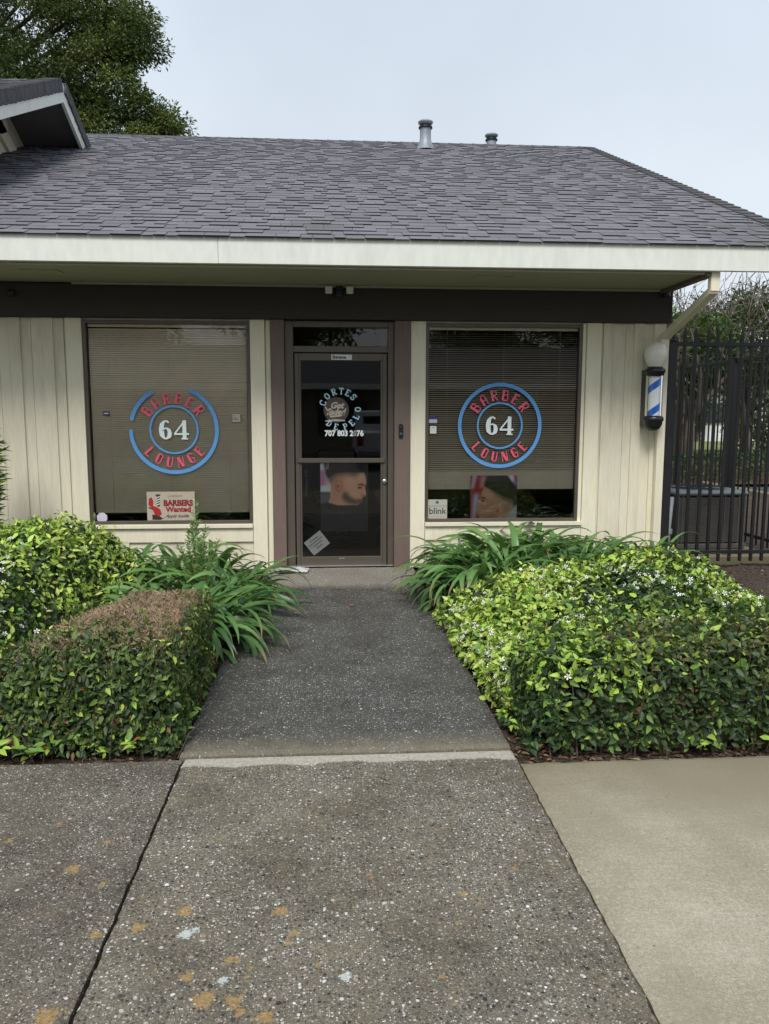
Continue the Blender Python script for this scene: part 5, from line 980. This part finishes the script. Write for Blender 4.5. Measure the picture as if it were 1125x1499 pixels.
def bare(label, base, height, r, depth=5, n=4, mat=None, lean=(0, 0)):
    t = thing('bare_tree', label, 'tree', base, 'leafless trees beyond the fence'); m = MB(); tips = []
    m.tube([Vector(base), Vector(base) + Vector((lean[0] * .4, lean[1] * .4, height * .28))], [r, r * .8], 8)
    for k in range(n): a = 6.28 * k / n + rng.uniform(-.4, .4); limb(m, Vector(base) + Vector((lean[0] * .4, lean[1] * .4, height * .26)), (math.cos(a) * .7 + lean[0] * .2, math.sin(a) * .7, 1), height * .34, r * .6, depth, tips, .7, .05, 5, (2, 4), .008, .16)
    m.build('trunk', mat or BARK, t); return t
bare('bare spreading tree behind the downspout beyond the fence', (9.3, 19.5, -.14), 6.0, .13, 3, 5)
bare('bare tree above the tangled bush at the right edge', (13.0, 23.5, -.14), 6.6, .13, 3, 5)
bare('slim bare tree far beyond the fence', (14.2, 31.0, -.14), 8.3, .16, 4, 4)
def bush(label, cxyz, rx, ry, rz, n, leaf, cols, probs, twigs=0, tm=None, grp='bushes beyond the fence'):
    x, y, z = cxyz; t = thing('bush', label, 'bush', (x, y, -.14), grp); m = MB()
    for k in range(8): a = rng.uniform(0, 6.28); m.tube([(x + .15 * math.cos(a), y + .15 * math.sin(a), -.2), (x + .3 * rx * math.cos(a), y + .3 * ry * math.sin(a), z * .6), (x + .6 * rx * math.cos(a), y + .6 * ry * math.sin(a), z + rz * .4)], [.07, .05, .02], 5, 0, None, False)
    for k in range(twigs):
        v = norm(rng.normal(size=3)); v[2] = abs(v[2]) if rng.random() < .75 else v[2]; p = np.array([x, y, z]) + v * np.array([rx, ry, rz]) * rng.uniform(.7, 1.05); q = p + np.cross(v, rng.normal(size=3)) * rng.uniform(.3, 1.1); r_ = (p + q) / 2 + v * rng.uniform(-.1, .3); m.tube([p, r_, q], [.012, .012, .006], 3, 0, None, False)
    o = m.build('branches', tm or TWIG, t); o['kind'] = 'stuff'
    v = norm(rng.normal(size=(n, 3))); rr = rng.uniform(.55, 1.0, (n, 1)) * (1 + .18 * snoise(v[:, 0] * 4, v[:, 2] * 4 + v[:, 1] * 3, 1.5, int(x * 10))[:, None]); P = np.array([x, y, z]) + v * rr * np.array([rx, ry, rz]); ok = P[:, 2] > -.1; P = P[ok]; v = v[ok]; n = len(P); D = norm(v + rng.normal(scale=.7, size=(n, 3))); L = rng.uniform(leaf * .6, leaf * 1.3, n)
    o = link(bpy.data.objects.new('foliage', leaf_cloud('foliage', P, D, norm(rng.normal(scale=.7, size=(n, 3)) + (0, 0, 1)), L, L * .5, pick(cols, probs, n), LEAFD, True)), t); o['kind'] = 'stuff'; return t
bush('rounded green bush behind the fence next to the downspout', (9.8, 21.5, 3.3), 1.9, 1.6, 1.15, 9000, .17, [(.07, .13, .03), (.045, .085, .022), (.12, .19, .05)], [3, 3, 1.4])
bush('large tangled grey-brown bush above the fence at right edge', (12.7, 22.0, 3.75), 2.4, 2.0, 1.45, 11000, .14, [(.06, .095, .03), (.085, .10, .045), (.11, .09, .06)], [4, 2, 1.2], 500, TWIGG)
bush('conical dark conifer far beyond the bare trees', (21.5, 44.5, 4.2), 1.0, 1.0, 4.4, 5000, .22, [(.028, .045, .022), (.04, .06, .03)], [2, 1])
bush('broad shrub far right beyond the side fence', (17.5, 29.5, 2.2), 2.2, 1.8, 2.4, 8000, .18, [(.04, .07, .022), (.07, .10, .03), (.1, .09, .06)], [2, 2, 1], 250, TWIGG)
def hfar(x, y): return .62 * edge(x - 8.0, .2) * edge(15.5 - x, .2) * edge(y - 18.0, .2) * edge(19.0 - y, .2) + .02 * snoise(x, y, 5, 91)
t = thing('hedge', 'low dark hedge across the drive beyond the fence', 'hedge', (11.7, 18.5, -.14)); core(t, hfar, (7.9, 15.6, 17.9, 19.1, .8), .1, .1); P, N, dp = hedge_leaves(hfar, (7.9, 15.6, 17.9, 19.1, .8), 9000, .14); D, Nn = dirs(N); L = rng.uniform(.06, .12, len(P)); o = link(bpy.data.objects.new('foliage', leaf_cloud('foliage', P, D, Nn, L, L * .5, pick([DRK, DP, (.05, .10, .03)], [2, 2, 1], len(P)), LEAFD, True)), t); o['kind'] = 'stuff'
# pale building beyond
FW = paint('far_white_stucco', (.74, .74, .72), .8, .05, None, .1); fb = thing('pale_building', 'long white building far beyond the fence', 'building', (20, 47, -.14))
bx('wall', FW, fb, 13, 34, 45, 56, -.2, 3.3, .02); q = MB(); q.add([(12.4, 44.3, 3.3), (34.6, 44.3, 3.3), (34.6, 50.5, 5.4), (12.4, 50.5, 5.4), (12.4, 56.7, 3.3), (34.6, 56.7, 3.3), (12.4, 44.3, 3.15), (34.6, 44.3, 3.15)], [(0, 1, 2, 3), (3, 2, 5, 4), (0, 6, 7, 1), (0, 3, 4), (1, 5, 2)]); q.build('roof', flat('far_roof', (.12, .11, .11), .9), fb)
for x in (15, 18.5, 22.2, 26): wq = bx('window', flat('far_frame', (.3, .3, .3), .5), fb, x, x + 1.5, 44.93, 45.02, 1.1, 2.4, .01); bx('pane', flat('far_pane', (.03, .035, .04), .1), wq, x + .08, x + 1.42, 44.90, 44.94, 1.18, 2.32, 0)
bx('door', flat('far_door', (.30, .11, .07), .6), fb, 24.3, 25.3, 44.93, 45.02, -.1, 2.1, .01)
o = bx('kerb', CONC, None, 8.9, 9.05, 3.0, 30, -.2, .0, .02); o['kind'] = 'structure'; o.name = 'kerb'

# ------------------------------------------------------------------ across the car park, behind the viewer: what the glass mirrors
ob = thing('opposite_building', 'long low tan building across the car park mirrored in the glass', 'building', (0, -20, -.14))
bx('wall', paint('opposite_wall', (.23, .20, .16), .8, .1, None, .2), ob, -22, 24, -26, -18.6, -.2, 2.75, .02); bx('fascia', FASC, ob, -23, 25, -17.62, -17.5, 2.68, 2.92, .01)
q = MB(); q.add([(-23, -17.55, 2.92), (25, -17.55, 2.92), (25, -22.5, 4.9), (-23, -22.5, 4.9), (25, -27.5, 2.92), (-23, -27.5, 2.92), (-23, -17.55, 2.70), (25, -17.55, 2.70), (25, -18.6, 2.70), (-23, -18.6, 2.70)], [(0, 3, 2, 1), (3, 5, 4, 2), (6, 7, 8, 9), (1, 2, 4), (0, 5, 3)]); q.build('roof', paint('opposite_roof', (.075, .075, .085), .9, .25, None, .3), ob)
for k in range(9):
    x = -19 + k * 4.6; wq = bx('window', flat('opp_frame', (.06, .055, .05), .5), ob, x, x + 2.2, -18.62, -18.55, .7, 2.2, .01); bx('pane', flat('opp_pane', (.02, .022, .026), .08), wq, x + .08, x + 2.12, -18.55, -18.535, .78, 2.12, 0)
    if k % 3 == 1: bx('door', flat('opp_door', (.10, .07, .06), .5), ob, x + 2.8, x + 3.7, -18.62, -18.55, -.1, 2.05, .01)
for k, (x, y, h, r, cz) in enumerate(((-12, -31, 11, 4.6, 8.0), (-2.5, -34, 13, 4.8, 9.3), (9.5, -31, 10, 4.2, 7.2), (17, -35, 14, 5.5, 9.5), (-22, -35, 13, 5.4, 9))):
    tree('shade_tree', ['broad dark tree behind the opposite building, second from its left end', 'tall dark tree behind the middle of the opposite building', 'rounded dark tree behind the opposite building right of its middle', 'largest dark tree behind the right end of the opposite building', 'tall tree behind the left end of the opposite building'][k], (x, y, -.14), h, r, cz, 110, 60, .42, TG, [3, 3, 1.5, 2.5], .3, 'trees mirrored in the glass', .85, 1.3)
# white pickup parked facing away from the shop
pk = thing('pickup_truck', 'white pickup truck parked across the car park mirrored in the door glass', 'pickup truck', (1.75, -11, -.14)); TW = paint('truck_white', (.62, .63, .64), .3, .03, None, 0); RUB = flat('tyre_rubber', (.02, .02, .02), .8); z0 = -.14; cx_ = 1.75
def prof(pts, x0, x1, mat, nm, par):
    n = len(pts); m = MB(); m.add([(x0, y, z + z0) for y, z in pts] + [(x1, y, z + z0) for y, z in pts], [tuple(range(n))[::-1], tuple(range(n, 2 * n))] + [(i, (i + 1) % n, (i + 1) % n + n, i + n) for i in range(n)]); o = m.build(nm, mat, par); md = o.modifiers.new('bevel', 'BEVEL'); md.width = .04; md.segments = 2; return o
prof([(-8.4, .50), (-8.42, 1.18), (-10.25, 1.22), (-10.6, 1.86), (-11.7, 1.90), (-12.35, 1.24), (-13.7, 1.10), (-13.8, .50)], cx_ - .95, cx_ + .95, TW, 'body', pk)
bx('rear_window', flat('tinted', (.015, .017, .02), .05), pk, cx_ - .68, cx_ + .68, -10.40, -10.36, 1.22 + z0, 1.70 + z0, 0); bx('bumper', flat('bumper_chrome', (.45, .45, .46), .25, .9), pk, cx_ - .95, cx_ + .95, -8.40, -8.22, .42 + z0, .64 + z0, .03)
bx('tailgate', TW, pk, cx_ - .74, cx_ + .74, -8.43, -8.385, .66 + z0, 1.16 + z0, .015); bx('number_plate', flat('plate', (.55, .55, .5), .5), pk, cx_ - .15, cx_ + .15, -8.225, -8.21, .46 + z0, .60 + z0, 0)
for s in (-1, 1):
    bx('tail_lamp', flat('lamp_red', (.35, .01, .012), .25), pk, cx_ + s * .855 - .09, cx_ + s * .855 + .09, -8.44, -8.37, .76 + z0, 1.14 + z0, .02)
    for y in (-9.35, -12.7):
        M_ = Matrix.Translation((cx_ + s * .82, y, .38 + z0)) @ Matrix.Rotation(R(90), 4, 'Y'); q = MB(); q.lathe([(.22, -.11), (.36, -.11), (.39, -.07), (.39, .07), (.36, .11), (.22, .11)], 0, 0, 24); wq = q.build('wheel', RUB, pk, M_); q = MB(); q.lathe([(.001, .06), (.1, .07), (.2, .05), (.23, .10)], 0, 0, 20); q.lathe([(.001, -.06), (.1, -.07), (.2, -.05), (.23, -.10)], 0, 0, 20); q.build('rim', ALU, wq, M_)
    bx('side_window', flat('tinted', (.015, .017, .02), .05), pk, cx_ + s * .952 - .006, cx_ + s * .952 + .006, -11.75, -10.75, 1.26 + z0, 1.68 + z0, 0); bx('mirror', BLACKP, pk, cx_ + s * 1.05 - .08, cx_ + s * 1.05 + .08, -12.05, -11.95, 1.22 + z0, 1.42 + z0, .02)
for k in range(9):
    o = bx('parking_line', flat('line_paint', (.55, .55, .52), .7), None, -11 + k * 2.7, -10.9 + k * 2.7, -13.8, -8.8, -.139, -.134, 0); o['kind'] = 'structure'
